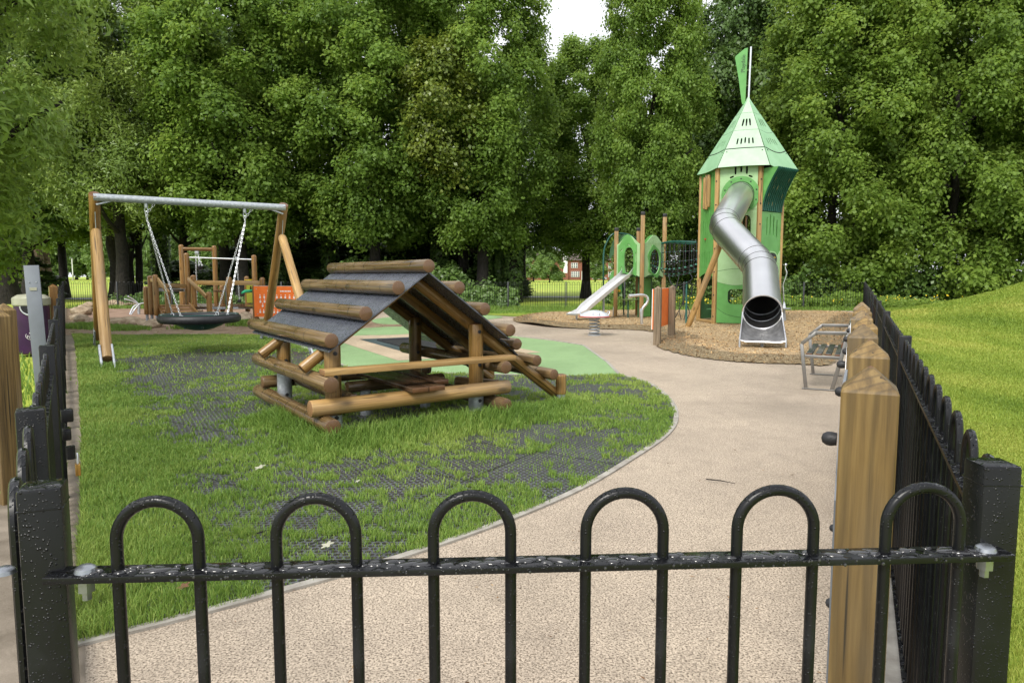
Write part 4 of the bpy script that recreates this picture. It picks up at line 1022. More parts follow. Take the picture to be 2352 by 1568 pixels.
# left face
M0, S0, n0 = face(0, .02); y0, y1 = .065, S0-.065
arch = [(y1-(y1-y0)*i/12, 1.42+.14*math.sin(math.pi*i/12)) for i in range(13)]
panel('wall_panel', [(y0,4.68),(y0,1.42)]+arch[::-1][1:-1]+[(y1,1.42),(y1,4.68)], [slot(x,3.0+dy,.05,h) for x, dy, h in ((.30,-.28,.95),(.46,0,1.05),(.62,0,.95),(.80,.2,.7),(.26,-1.05,.55),(.42,-1.05,.55),(.62,-1.05,.55),(.80,-1.05,.55))]+[slot(.95,4.15,.05,.85)], .022, GRN, TW, M0)
for x, a_, b_ in ((.42,3.55,4.52),(.58,3.52,4.58),(.74,3.58,4.56)):
    q = M0 @ Vector((x, a_, .05)); e = M0 @ Vector((x, b_, .05)); log('slat', q, e, .055, WOODL, TW, n=10)
b = MB().box((0,0,0), (.07,.04,.04), None, .008); part('red_toggle', MB().add([M0 @ (Vector(q)+Vector((.5,2.62,.03))) for q in b.v], b.f), RED, TW)
log('sill_log', M0 @ Vector((0,.07,.0)), M0 @ Vector((S0,.07,.0)), .055, WOODL, TW, n=12)
# right face and the ribbed bay
M2, S2, n2 = face(2, .02)
panel('wall_panel', [(.065,.30),(S2-.065,.30),(S2-.065,3.38),(.065,3.38)], [slot(.38,2.95,.06,.55), slot(.56,3.0,.06,.62), slot(.74,2.98,.06,.6), slot(.92,2.90,.06,.55)], .022, GRN, TW, M2)
panel('wall_panel', [(.07,1.2),(S2-.07,1.2)]+[(S2-.07,2.25),(S2-.2,2.12),(S2*.5,2.05),(.2,2.12),(.07,2.28)], [], .012, GRNP, TW, M2 @ Matrix.Translation((0,0,.02)))
cl = smooth_poly([(.62,2.18),(.40,2.14),(.36,1.92),(.46,1.76),(.36,1.60),(.40,1.42),(.62,1.36),(.82,1.42),(.88,1.62),(.78,1.78),(.92,1.94),(.86,2.14)], 2)
panel('gear_backing', [(.62+(x-.62)*1.16, 1.77+(y-1.77)*1.13) for x, y in cl], [], .014, GRNP, TW, M2 @ Matrix.Translation((0,0,.034)))
panel('gear_backing', [(.62+(x-.62)*1.06, 1.77+(y-1.77)*1.05) for x, y in cl], [], .014, GRN, TW, M2 @ Matrix.Translation((0,0,.040)))
panel('gear_board', cl, [], .014, RUB, TW, M2 @ Matrix.Translation((0,0,.048)))
for x, y, r in ((.70,1.98,.15),(.52,1.74,.12),(.70,1.53,.13)):
    Mx = M2 @ Matrix.Translation((x,y,.056)); ge = part('gear', MB().lathe([(r,0),(r,.03),(.001,.03)], 14, Mx), RUB, TW)
    text('lettering', 'C', r*1.1, YEL, ge, Mx @ Matrix.Translation((0,0,.034)), bold=.006)
BZ0, BZ1 = 3.40, 4.62
def bay(t): return .02+.50*(t**1.7)
for i in range(11):
    x = .10+(S2-.2)*i/10
    pts = [M2 @ Vector((x, BZ0+(BZ1-BZ0)*t, bay(t))) for t in [j/10 for j in range(11)]]
    part('bay_rib', MB().tube(pts, .030, 6), GRNR, TW)
back = MB(); 
bp = [M2 @ Vector((x, BZ0+(BZ1-BZ0)*t, bay(t)-.04)) for t in [j/10 for j in range(11)] for x in (.07, S2-.07)]
part('bay_back', back.add(bp, [(2*i,2*i+1,2*i+3,2*i+2) for i in range(10)]), GRNR, TW)
b = MB()
for i in range(5):
    for j in range(4):
        x = .20+.18*i+.05*(j % 2); t = .18+.19*j
        b.add([M2 @ Vector((x+dx, BZ0+(BZ1-BZ0)*(t+dt), bay(t+dt)+.002)) for dx, dt in ((0,-.06),(.022,0),(0,.06),(-.022,0))], [(0,1,2,3)])
part('bay_inlay', b, WOODL, TW, False)['kind'] = 'stuff'
for x in (.06, S2-.06):
    Mc = frame(M2 @ Vector((x,BZ0,0)), n2, M2.to_3x3() @ Vector((1,0,0)))
    pl = [(bay(j/10), (BZ1-BZ0)*j/10) for j in range(11)]+[(0, BZ1-BZ0)]
    sgn = 1 if (Mc.to_3x3() @ Vector((0,1,0))).z > 0 else -1
    panel('bay_cheek', [(q, sgn*w) for q, w in pl]+[(0,0)], [], .02, GRN, TW, Mc)
for k in (3, 4, 5):
    Mk, Sk, nk = face(k, .02); panel('wall_panel', [(.065,1.4),(Sk-.065,1.4),(Sk-.065,4.66),(.065,4.66)], [slot(.4,3.0,.06,.8), slot(.65,3.0,.06,.8), slot(.9,3.0,.06,.8)], .022, GRN, TW, Mk)
Mk, Sk, nk = face(4, .02); panel('wall_panel', [(.065,.1),(Sk-.065,.1),(Sk-.065,1.39),(.065,1.39)], [oval(.65,.8,.28,.26,24,4)], .022, GRND, TW, Mk)
Mk, Sk, nk = face(5, .02); panel('wall_panel', [(.065,.1),(Sk-.065,.1),(Sk-.065,1.39),(.065,1.39)], [oval(.55,.85,.36,.30,24,5)], .022, GRND, TW, Mk)
for z in (1.45, 3.36):
    hx = [tv(k, RAD-.06, z) for k in range(6)]; lo = [p-Vector((0,0,.05)) for p in hx]
    part('floor', MB().add(hx+lo, [tuple(range(6)), tuple(range(11,5,-1))]+[(i,i+6,(i+1) % 6+6,(i+1) % 6) for i in range(6)]), GRND, TW, False)
sp = TCn+tr*-.75+td*-.35
part('stool', MB().lathe([(.18,.43),(.18,.46),(.001,.465)], 18, Matrix.Translation(sp)).tube([sp, sp+Vector((0,0,.43))], .03, 8), GRND, TW)
# roof
RC = TCn+tr*.13; RR = 1.46; EZ, AZ = 4.64, 6.90
apex = RC+Vector((0,0,AZ))
edges = [0, .255, .515, .77, .985]
for k in range(6):
    a, b = tv(k, RR, EZ, RC), tv(k+1, RR, EZ, RC); mid = (a+b)/2; x = (b-a).normalized(); yv = (apex-mid); Lh = yv.length; yv.normalize(); n = x.cross(yv)
    if n.dot(mid-RC) < 0: n = -n
    hw = (b-a).length/2
    sag = {0: .05, 1: -.02, 2: .17}.get(k, .05)
    for i in range(4):
        y0_, y1_ = edges[i]*Lh, edges[i+1]*Lh
        M = frame(mid, x, n); M = M @ Matrix.Translation((0,0,.028-.006*i if i else .03))
        if i: M = M @ Matrix.Translation((0,0,.012*(1-i*.2)))
        sg = sag*(1-edges[i]); w0, w1 = hw*(1-edges[i])-.004, hw*(1-edges[i+1])-.004
        bot = [(-w0+2*w0*j/12, y0_+.012-sg*math.sin(math.pi*j/12)) for j in range(13)]
        top = [(w1-2*w1*j/12, y1_-.004-(sag*(1-edges[i+1]))*math.sin(math.pi*j/12)*.98+.02) for j in range(13)]
        holes = []
        if i == 1: holes = [slot(c_*w0*.155, y0_+.30-(.03 if abs(c_) > 1 else 0), .045, .22, c_*.045) for c_ in (-2.6,-1.3,0,1.3,2.6)]
        if i == 2: holes = [slot(c_*w0*.28, y0_+.30, .052, .28, c_*.13) for c_ in (-1,0,1)]
        panel('roof_panel', bot+top, holes, .014, GRNM if k in (1,4) else GRNS, TW, M)  # lit tone on front and back facets, shaded tone on the sides
        if i in (0,):
            bb = MB()
            for sx_ in (-1, 1):
                for dx in (.04,):
                    Mx = M @ Matrix.Translation((sx_*(w1-dx), y1_-.10, .008)); bb.lathe([(.018,0),(.018,.01),(.001,.014)], 8, Mx)
            part('roof_bolts', bb, RUB, TW)['kind'] = 'stuff'
        if i: part('seam', MB().tube([M @ Vector((p[0], p[1]-.010, .002)) for p in bot], .017, 5), RUB, TW)
for k in range(6): part('roof_hip', MB().tube([tv(k, RR*.99, EZ+.02, RC), apex], .012, 5), DARKSL, TW)
inner = [tv(k, RR*.82, EZ+.03, RC) for k in range(6)]+[apex-Vector((0,0,.1))]
part('roof_slot_shade', MB().add(inner, [(i, (i+1) % 6, 6) for i in range(6)]), RUB, TW, False)  # black cone added so the slots read as a dark roof interior
part('roof_cap', MB().lathe([(.10,AZ-.13),(.03,AZ+.02),(.001,AZ+.03)], 6, Matrix.Translation(RC)), GRNM, TW)
pz = WY(1709.5,108,RC.y).z
part('flag_pole', MB().tube([RC+Vector((0,0,AZ-.3)), RC+Vector((.03,0,pz))], .028, 10), ZINC, TW)
fx = Vector((tr.x, tr.y, 0)); Mf = frame(RC+Vector((-.05,0,0)), fx, -td)
def fz(u, v): return ((u-1708)/F*RC.y, WY(u, v, RC.y).z)
fo = [fz(1707,110), fz(1701,111), fz(1681.5,127), fz(1680.5,131), fz(1689,177), fz(1697,232), fz(1698.5,239.5), fz(1705,239.5)]
fl_ = panel('flag', fo, [], .02, GRN, TW, Mf)
x, y = fz(1698.5,146)
text('lettering', 'Playdale', .165, DARKSL, fl_, Mf @ Matrix.Translation((x, y, .012)) @ Matrix.Rotation(R(90), 4, 'Z'), thick=.003, sx=1.0)

# ------------------------------------------------------------------ steel tube slide (its own piece bolted to the tower)
TS = thing('tube_slide', 'stainless steel enclosed tube slide winding down from the tower', 'slide', W(1751,800))
SA = M1 @ Vector((.66,3.87,-.03)); SA2 = SA+n1*.22
SB = WY(1660,520,18.6); SCp = WY(1746,612,16.4); SD = WY(1751,717,14.4)
def round_path(P, rad_=.34, k=7):
    out = [P[0]]
    for i in range(1, len(P)-1):
        a = (P[i-1]-P[i]).normalized(); b = (P[i+1]-P[i]).normalized()
        for j in range(k+1):
            t = j/k; p0 = P[i]+a*rad_; p2 = P[i]+b*rad_; out.append(p0*(1-t)**2+P[i]*2*t*(1-t)+p2*t*t)
    return out+[P[-1]]
path = round_path([SA, SA2+n1*.02, SB, SCp, SD], .20, 6)
path = round_path([SA, SB, SCp, SD], .34, 2)
path[0:1] = [SA, SA+(n1*.55+(SB-SA).normalized()*.6).normalized()*.22]
TR_ = .385
def tube_seg(nm, pts, ri, ro, m, caps=False):
    mb = MB().tube(pts, ro, 40, caps=False); mb2 = MB().tube(pts, ri, 40, caps=False); o = len(mb.v); n = len(pts)*40
    mb.v += mb2.v; mb.f += [tuple(reversed([i+o for i in f])) for f in mb2.f]
    for e in (0, n-40):
        for j in range(40):
            q = (e+j, e+(j+1) % 40, o+e+(j+1) % 40, o+e+j); mb.f.append(q if e else q[::-1])
    return part(nm, mb, m, TS)
cuts = [0, 2, 5, 8, 10, 13, 16, 19, len(path)-1]
tube_seg('tube', path, TR_-.012, TR_, STEEL)
def ringat(p, d_, r, w=.008, m=STEEL):
    Mx, _ = frame_z(p, p+d_); part('flange', MB().tube([Mx @ Vector((r*math.cos(t), r*math.sin(t), 0)) for t in [2*math.pi*i/48 for i in range(48)]], w, 6, closed=True), m, TS)
ns = len(path)
for i in range(1, ns-1):
    ringat(path[i], path[i+1]-path[i-1], TR_, .0065, JOINT)
dD = (path[-1]-path[-2]).normalized()
ringat(path[-1], dD, TR_+.004, .016)
for k in (.3, .6): ringat(path[-1]-dD*k, dD, TR_-.014, .005, GALV)
# open run-out below the mouth
fwd = Vector((dD.x, dD.y, 0)).normalized(); lat = Vector((fwd.y, -fwd.x, 0))
Mx, _ = frame_z(path[-1], path[-1]+dD); upv = dD.cross(lat).normalized(); upv = upv if upv.z > 0 else -upv
mb = MB(); rows = 10; cols = 25
lip = path[-1]+fwd*.62; lip.z = .175
for i in range(rows):
    t = i/(rows-1)
    for j in range(cols):
        a = math.pi*(1+j/(cols-1)); sx_ = math.cos(a); sy_ = math.sin(a)
        pr = path[-1]+lat*(TR_*sx_)+upv*(TR_*sy_)
        w_ = .435; pl = lip+lat*(w_*sx_)+Vector((0,0,.035*(sx_**8)+.0*abs(sy_)))
        s_ = t*t*(3-2*t)*.6+t*.4; h_ = (1-t)**1.4
        p = pr*(1-s_)+pl*s_; p.z = pl.z+(pr.z-pl.z)*h_ if True else p.z
        mb.v.append(tuple(p))
for i in range(rows-1):
    for j in range(cols-1): mb.f.append((i*cols+j, i*cols+j+1, (i+1)*cols+j+1, (i+1)*cols+j))
co_ = part('runout', mb, RUNM, TS); sm = co_.modifiers.new('s', 'SOLIDIFY'); sm.thickness = .012
vv = [Vector(v) for v in mb.v]
for j in (0, cols-1): part('runout_edge', MB().tube([vv[i*cols+j] for i in range(rows)], .018, 8), STEEL, TS)
part('lip', MB().tube([vv[(rows-1)*cols+j] for j in range(cols)], .020, 8), STEEL, TS)
for s_ in (-1, 1):
    e = lip+lat*(.435*s_); part('leg', MB().tube([(e.x,e.y,.2),(e.x,e.y,-.05)], .02, 8), GALV, TS)
part('leg', MB().tube([lip-fwd*.25+Vector((0,0,0)), (lip-fwd*.25)*1+Vector((0,0,-.25))], .03, 8), GALV, TS)
pt = SB+Vector((-.05,-.05,-.42)); g_ = W(1577,755); log('support_pole', (g_.x,g_.y,-.03), pt, .082, WOODL, TS)

# ------------------------------------------------------------------ small tower with open slide and rope bridge
SX, SY = (1468-CU)/F*24.3, 24.3; sr, sdv = rad(SX, SY); SCn = Vector((SX, SY, 0)); rot = R(5)
def sv(k, r=.82, z=0):      # 0 left, 1 front, 2 right, 3 back
    a = R(180+90*k)+rot; return SCn+sr*(r*math.cos(a))+sdv*(r*math.sin(a))+Vector((0,0,z))
ST = thing('small_play_tower', 'small green play tower on four black-capped posts, left of the tall tower', 'play tower', SCn)
for k, h in enumerate((3.15, 3.62, 3.62, 3.2)):
    p = sv(k); o_ = (p-SCn).normalized()
    po = beam('post', p+Vector((0,0,.06)), p+Vector((0,0,h-.12)), .135, .135, WOODL if k != 3 else WOOD, ST, up=o_, bev=.012)
    Mx = frame(p+Vector((0,0,h-.08)), o_.cross(Vector((0,0,1))), Vector((0,0,1)))
    b = MB().box((0,0,0), (.145,.145,.13), None, .02); part('cap', MB().add([Mx @ Vector(q) for q in b.v], b.f), RUB, po)
    if k in (0, 1):
        b = MB().box((0,0,.17-.0), (.10,.02,.42), None, .004); Mq = frame(p+o_*.075, o_.cross(Vector((0,0,1))), Vector((0,0,1))); part('steel_foot', MB().add([Mq @ Vector(q) for q in b.v], b.f), GALV, po)
def sface(k, off=.03):
    a, b = sv(k), sv(k+1); x = (b-a).normalized(); n = x.cross(Vector((0,0,1)))
    if n.dot((a+b)/2-SCn) < 0: n = -n
    return frame(a+n*off, x, n), (b-a).length, n
Ms, Ss, ns_ = sface(0)
def wavy(x0, x1, zb, zt, hump=.30, dip=.12):
    top = [(x1-(x1-x0)*i/16, zt+hump*math.sin(math.pi*i/16)**1.6) for i in range(17)]
    bot = [(x0+(x1-x0)*i/16, zb+dip*math.sin(math.pi*i/16)) for i in range(17)]
    return bot+top
panel('wall_panel', wavy(.07, Ss-.07, 1.45, 2.55), [oval(Ss*.54,1.98,.21,.46,28,2.6)], .022, GRNP, ST, Ms)
panel('wall_panel', wavy(.15, Ss-.20, 1.47, 2.52, .36), [oval(Ss*.54,1.98,.21,.46,28,2.6), slot(.30,2.35,.12,.05,.6), slot(.62,2.52,.12,.05,-.5), slot(.93,2.1,.05,.32), slot(.30,1.75,.10,.05,.9)], .022, GRN, ST, Ms @ Matrix.Translation((0,0,.02)))
Mr_, Sr_, nr_ = sface(1)
panel('wall_panel', wavy(.07, Sr_-.07, 1.42, 2.55), [oval(Sr_*.52,1.95,.27,.42,28)], .022, GRNP, ST, Mr_)
ro = [(Sr_*.52+(.36+.05*math.sin(5*a+1))*math.cos(a), 1.97+(.52+.06*math.sin(4*a))*math.sin(a)) for a in [2*math.pi*i/40 for i in range(40)]]
panel('ring', ro, [oval(Sr_*.52,1.95,.27,.42,28)], .02, GRN, ST, Mr_ @ Matrix.Translation((0,0,.02)))
panel('lower_panel', [(.20,.06),(Sr_*.80,.06),(Sr_*.80,1.42),(.20,1.42)], [], .022, GRND, ST, Mr_ @ Matrix.Translation((0,0,-.35)))
panel('lower_panel', [(.30,.08),(Sr_*.72,.08),(Sr_*.72,1.40),(.30,1.40)], [slot(.4,1.0,.04,.1)], .016, GRN, ST, Mr_ @ Matrix.Translation((0,0,-.33)))
for k in (2, 3):
    Mk, Sk, nk = sface(k)
    panel('wall_panel', wavy(.07, Sk-.07, 1.45, 2.6), [oval(Sk*.5,2.0,.42,.5,24,3)], .022, GRN, ST, Mk)
q4 = [sv(k, .80, 1.50) for k in range(4)]; lo = [p-Vector((0,0,.06)) for p in q4]
part('floor', MB().add(q4+lo, [(0,1,2,3),(7,6,5,4)]+[(i,i+4,(i+1) % 4+4,(i+1) % 4) for i in range(4)]), GRND, ST, False)
k_ = 24.6
part('climbing_arch', MB().tube(catmull([W(1385,726.5), WY(1386,640,k_), WY(1387,580,k_), WY(1396,552,k_), WY(1410,537,k_), WY(1440,538,k_+.3), WY(1462,548,k_+.5)], 8), .03, 10), GRNR, ST)
part('climbing_arch', MB().tube(catmull([W(1433,727), WY(1430,660,k_-.3), WY(1425,600,k_-.2), WY(1428,570,k_)], 8), .028, 10), GRNR, ST)
Mz = frame(WY(1398,672,k_), sr, -sdv)
panel('side_board', smooth_poly([(0,0),(.46,-.05),(.50,.3),(.42,.62),(.28,.8),(.05,.72),(.02,.4)], 2), [], .02, GRN, ST, Mz)
p = Mz @ Vector((.36,.07,.03)); part('yellow_knob', MB().box(p, (.10,.05,.08), None, .015), YEL, ST)
Mz = frame(WY(1398,600,k_+.3), sr, -sdv); panel('canopy', smooth_poly([(0,0),(.05,.5),(.25,.92),(.6,.95),(.95,.75),(1.0,.55),(.5,.55),(.2,.3)], 2), [], .02, GRND, ST, Mz)
st_ = WY(1443,688,23.9); part('seat', MB().add([Matrix.Translation(st_) @ Matrix.Diagonal((1,.5,.35,1)) @ Vector(q) for q in MB().lathe([(.001,-.08),(.2,-.05),(.38,.03),(.40,.05),(.001,.06)], 24).v], MB().lathe([(.001,-.08),(.2,-.05),(.38,.03),(.40,.05),(.001,.06)], 24).f), GRNP, ST)
part('seat_stem', MB().tube([(st_.x,st_.y,0),(st_.x,st_.y,st_.z)], .025, 8), GRNR, ST)
# open slide
OS = thing('open_slide', 'short open stainless slide running down left from the small tower', 'slide', W(1320,735))
top_ = (sv(0)+sv(1))/2+ns_*.02; top_.z = 1.52
foot_ = Vector((top_.x-2.02, top_.y-1.45, .26)); dv_ = (foot_-top_); dv_.z = 0; dv_.normalize(); lt = Vector((-dv_.y, dv_.x, 0)); bl_ = (Vector((foot_.x,foot_.y,0))-Vector((top_.x,top_.y,0))).length
mb = MB(); rows = 14
prof = [(-.25,.17),(-.25,.16),(-.235,.02),(-.18,0),(.18,0),(.235,.02),(.25,.16),(.25,.17)]
for i in range(rows):
    t = i/(rows-1); s_ = t*bl_
    z = 1.52-(1.52-.26)*min(1, t/.86); 
    if t > .80: z = max(.255, .26+(.86-t)*.3 if t < .86 else .255)
    wh = 1.0 if t < .8 else max(.15, 1-(t-.8)*4.5)
    if t < .04: wh = 1.5
    for x, h in prof:
        p = Vector((top_.x,top_.y,0))+dv_*s_+lt*x; mb.v.append((p.x,p.y,z+h*wh))
for i in range(rows-1):
    for j in range(len(prof)-1): a = i*len(prof)+j; mb.f.append((a, a+1, a+1+len(prof), a+len(prof)))
o = part('chute', mb, PALEST, OS); sm = o.modifiers.new('s', 'SOLIDIFY'); sm.thickness = .016
e = Vector((top_.x,top_.y,0))+dv_*(bl_+.02); part('lip', MB().tube([e-lt*.25+Vector((0,0,.24)), e+lt*.25+Vector((0,0,.24))], .035, 10), STEEL, OS)
for q, h in ((.93,.24),(.45,.75)):
    p = Vector((top_.x,top_.y,0))+dv_*(bl_*q); part('leg', MB().tube([(p.x,p.y,-.05),(p.x,p.y,h)], .03, 8), GALV, OS)
# rope bridge
RB = thing('rope_bridge', 'black rope net tunnel bridging the small and tall green towers', 'rope bridge', W(1550,725))
ya, yb = 24.0, 22.6
arc = catmull([WY(1500,567,24.3), WY(1512,562,24.2), WY(1530,557,23.9), WY(1550,555,23.5), WY(1575,555.5,23.0), WY(1600,557,22.7)], 6)
part('top_rail', MB().tube(arc, .04, 10), GRNR, RB)
arc2 = [p+sdv*1.0 for p in arc]; part('top_rail', MB().tube(arc2, .04, 10), GRNR, RB)
nst = 11
ribs = []
for i in range(nst):
    a = arc[int((len(arc)-1)*i/(nst-1))]; b = a+sdv*1.0; lowz = 1.62-.16*math.sin(math.pi*i/(nst-1))
    pts = [a, a*1+Vector((0,0,(lowz-a.z)*.5))-sdv*.08, Vector((a.x,a.y,lowz+.18)), Vector(((a.x+b.x)/2,(a.y+b.y)/2,lowz)), Vector((b.x,b.y,lowz+.18)), b]
    pts = catmull(pts, 5); ribs.append(pts); part('rope', MB().tube(pts, .014, 6), ROPE, RB)
for j in (3, 6, 9, 11, 13, 15, 17, 20): part('rope', MB().tube([r_[j] for r_ in ribs], .014, 6), ROPE, RB)
b = MB()
for r_ in ribs:
    for j in (9, 12, 15): b.box(r_[j], (.07,.07,.05), None, .01)
for r_ in ribs:
    for j in (3, 6): b.box(r_[j], (.035,.035,.035))
part('rope_clip', b, CLIP, RB)['kind'] = 'stuff'
pc = WY(1572,640,22.8)
part('net_pole', MB().tube([W(1576,745), WY(1577,648,22.6)], .03, 8), GRNR, RB)
for u0, v0, u1, v1, u2, v2 in ((1535,628,1545,655,1577,650),(1560,632,1555,665,1577,650),(1600,630,1612,655,1577,650),(1585,628,1590,640,1577,650),(1577,650,1570,690,1548,735),(1548,735,1545,700,1555,650),(1590,655,1586,680,1575,690),(1562,690,1560,710,1567,745),(1577,690,1575,715,1570,738),(1577,700,1583,720,1568,750)):
    part('rope', MB().tube(catmull([WY(u0,v0,22.9), WY(u1,v1,22.6), WY(u2,v2,22.5)], 7), .013, 6), ROPE, RB)
# ------------------------------------------------------------------ trees
def unit(a): return a/np.maximum(np.linalg.norm(a, axis=-1, keepdims=True), 1e-9)
LEAFQ = ([(0,1,2),(0,2,3)], 4)
def leaves(name, P, Nn, size, asp, m, tint, rs, droop=.5, fold=.18):
    n = len(P)
    Nn = unit(Nn); ref = rs.normal(size=(n,3)); ref[:,2] -= droop*2.2
    D = unit(ref-Nn*(ref*Nn).sum(1)[:,None]); S = np.cross(D, Nn)
    s_ = size[:,None]; w = s_*asp*.5
    base = P-D*s_*.5; tip = P+D*s_*.5; mid = P+Nn*0
    l = mid+S*w+Nn*s_*fold-D*s_*.08; r = mid-S*w+Nn*s_*fold-D*s_*.08
    V = np.stack([base, r, tip, l], 1).reshape(-1, 3)
    me = np_mesh(name, V, 4, [(0,1,2,3)], tint); me.materials.append(m); return me
def crown_mesh(name, seed, height, z0, rad, m, nb=70, nsub=22, nl=32, size=.19, asp=.8, prof='lime', lump=1.25, droop=.5, spread=.30):
    rs = np.random.RandomState(seed)
    def env(t):
        if prof == 'lime': return rad*np.clip(np.sin(np.pi*np.clip(t*.80+.14, 0, 1))**.75, .05, 1)
        if prof == 'skirt': return rad*np.clip(np.cos(np.pi*.5*np.clip(t, 0, 1)**1.7)**.75, .05, 1)
        return rad*np.clip(np.sin(np.pi*np.clip(t*.86+.08, 0, 1))**.55, .05, 1)
    t = np.sort((np.arange(nb)+rs.rand(nb))/nb); th = np.arange(nb)*2.39996+rs.normal(size=nb)*.35
    k = .62+.38*rs.rand(nb)
    k[rs.rand(nb) < .22] *= .5
    rr = env(t)*k; C = np.stack([rr*np.cos(th), rr*np.sin(th), z0+(height-z0)*(t*.96+.02)], 1)
    out = np.stack([np.cos(th), np.sin(th), .25+.5*(t-.4)], 1)
    br = lump*(.65+.6*rs.rand(nb))*(1.05-.35*t)
    d = unit(out[:,None]*.55+np.array([0,0,.28])+rs.normal(size=(nb,nsub,3))*.75)
    sub = C[:,None]+d*br[:,None,None]*(.55+.5*rs.rand(nb,nsub,1))*np.array([1,1,.9])
    btint = rs.rand(nb)*.5; stint = btint[:,None]+rs.rand(nb,nsub)*.35
    ld = unit(d[:,:,None]*.75+np.array([0,0,.45])+rs.normal(size=(nb,nsub,nl,3))*.42)
    off = rs.normal(size=(nb,nsub,nl,3))*np.array([spread,spread,spread*.72])
    off[...,2] -= .12*np.abs(rs.normal(size=(nb,nsub,nl)))
    P = (sub[:,:,None]+off).reshape(-1,3); Nn = ld.reshape(-1,3); n = len(P)
    tint = np.clip(np.repeat(stint.reshape(-1), nl)*.8+rs.rand(n)*.2, 0, 1)
    keep = P[:,2] > .05
    return leaves(name, P[keep], Nn[keep], (size*(.65+.7*rs.rand(n)))[keep], asp, m, tint[keep], rs, droop)
def trunk_mb(h, r0, r1, seed, limbs=7, crown_r=3.0, lean=.3):
    r_ = random.Random(seed); pts = []; rs_ = []
    for i in range(9):
        t = i/8; pts.append((r_.uniform(-1,1)*lean*t*.5, r_.uniform(-1,1)*lean*t*.5, -.1+h*t)); rs_.append(r0*(1.45 if i == 0 else 1)*(1-t)+r1*t)
    mb = MB().tube(pts, rs_, 12)
    for i in range(limbs):
        t = r_.uniform(.28, .85); a = r_.uniform(0, 6.28); p = Vector(pts[0]).lerp(Vector(pts[-1]), t); L_ = crown_r*r_.uniform(.6, 1.0)
        q = p+Vector((math.cos(a)*L_*.5, math.sin(a)*L_*.5, L_*.25)); e = p+Vector((math.cos(a)*L_, math.sin(a)*L_, L_*.55+r_.uniform(-.4,.6)))
        mb.tube(catmull([p, q, e], 4), [r0*.42*(1-j/9)+.02 for j in range(9)], 7)
    return mb
KIND = {}
def kind(nm, **k):
    KIND[nm] = crown_mesh('crown', **k)
kind('limeA', seed=1, height=21, z0=3.5, rad=4.3, m=LIME, nb=190, nsub=18, nl=32, prof='full', lump=1.0)
kind('limeB', seed=2, height=21, z0=3.5, rad=4.3, m=LIME, nb=190, nsub=18, nl=32, prof='full', lump=1.0)
kind('skirtA', seed=3, height=20, z0=.5, rad=4.6, m=LIME, nb=210, nsub=18, nl=32, prof='skirt', lump=1.0)
kind('skirtB', seed=4, height=20.5, z0=.4, rad=4.6, m=LIME2, nb=210, nsub=18, nl=32, prof='skirt', lump=1.0)
kind('ash', seed=5, height=20, z0=4.4, rad=4.4, m=ASH, nb=90, nsub=26, nl=42, size=.24, asp=.30, prof='full', lump=1.1, droop=.15, spread=.34)
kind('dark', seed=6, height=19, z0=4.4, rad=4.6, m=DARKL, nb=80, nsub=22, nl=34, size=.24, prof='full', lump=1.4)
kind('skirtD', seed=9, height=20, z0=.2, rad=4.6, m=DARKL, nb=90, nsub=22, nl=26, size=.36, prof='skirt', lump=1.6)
kind('pale', seed=8, height=11, z0=1.2, rad=4.2, m=PALEL, nb=50, nsub=18, nl=22, size=.34, prof='full', lump=1.3)
TRK = {}
def tree(nm, label, x, y, kn, s=1.0, sz=None, rz=0.0, trunk=.30, bark=BARK, group='trees behind the playground', tz=None, seed=None, lean=.5):
    t = thing(nm, label, 'tree', (x, y, -.05), group); M = Matrix.Translation((x, y, -.05)) @ Matrix.Rotation(rz, 4, 'Z') @ Matrix.Diagonal((s, s, sz or s, 1))
    if kn: obj('crown', KIND[kn], None, t, M)
    if trunk:
        mb = trunk_mb(tz or 11, trunk, trunk*.4, seed or int(abs(x*13+y*7))+1, lean=lean); mb.v = [tuple(Vector(v)+Vector((x, y, -.05))) for v in mb.v]
        part('trunk', mb, bark, t)
    return t
def ux(u, Y): return (u-CU)/F*Y
T_ = [  # u, Y, kind, scale xy, scale z, rot, label
 ('lime_tree', 560, 39.0, 'limeA', 1.0, 1.0, .3, 'broad lime tree behind the basket swing with its canopy over the log trail'),
 ('lime_tree', 862, 39.5, 'limeB', 1.0, 1.0, 1.7, 'dense lime tree above the ridge of the log play house'),
 ('lime_tree', 1108, 39.0, 'limeA', .86, .92, 3.9, 'lime tree just left of the white sky gap'),
 ('lime_tree', 1484, 37.5, 'limeB', .64, .86, .9, 'lime tree with pointed top just right of the white sky gap'),
 ('lime_tree', 1905, 38.0, 'skirtB', .95, 1.0, 2.2, 'yellowish lime tree directly behind the tall tower flag'),
 ('lime_tree', 2170, 36.5, 'skirtB', .92, 1.06, 4.6, 'bushy lime tree sweeping to the ground behind the right fence corner'),
 ('lime_tree', 2400, 36.0, 'skirtA', .95, 1.08, 5.2, 'lime tree above the grassy mound at the right picture edge'),
 ('lime_tree', 1690, 46.0, 'dark', .86, 1.03, 1.1, 'dark-leaved tree seen between two limes left of the tower flag'),
 ('ash_tree', 285, 38.5, 'ash', .95, 1.02, 2.0, 'feathery pale ash tree above the left post of the swing'),
 ('ash_tree', 70, 41.0, 'dark', .95, 1.0, .4, 'dark tree behind the pillar and bin at far left'),
]
for nm, u, Y, kn, s, sz, rz, lb in T_:
    tree(nm, lb, ux(u, Y), Y, kn, s, sz, rz, trunk=.36 if u < 1200 else .28, bark=BARK)
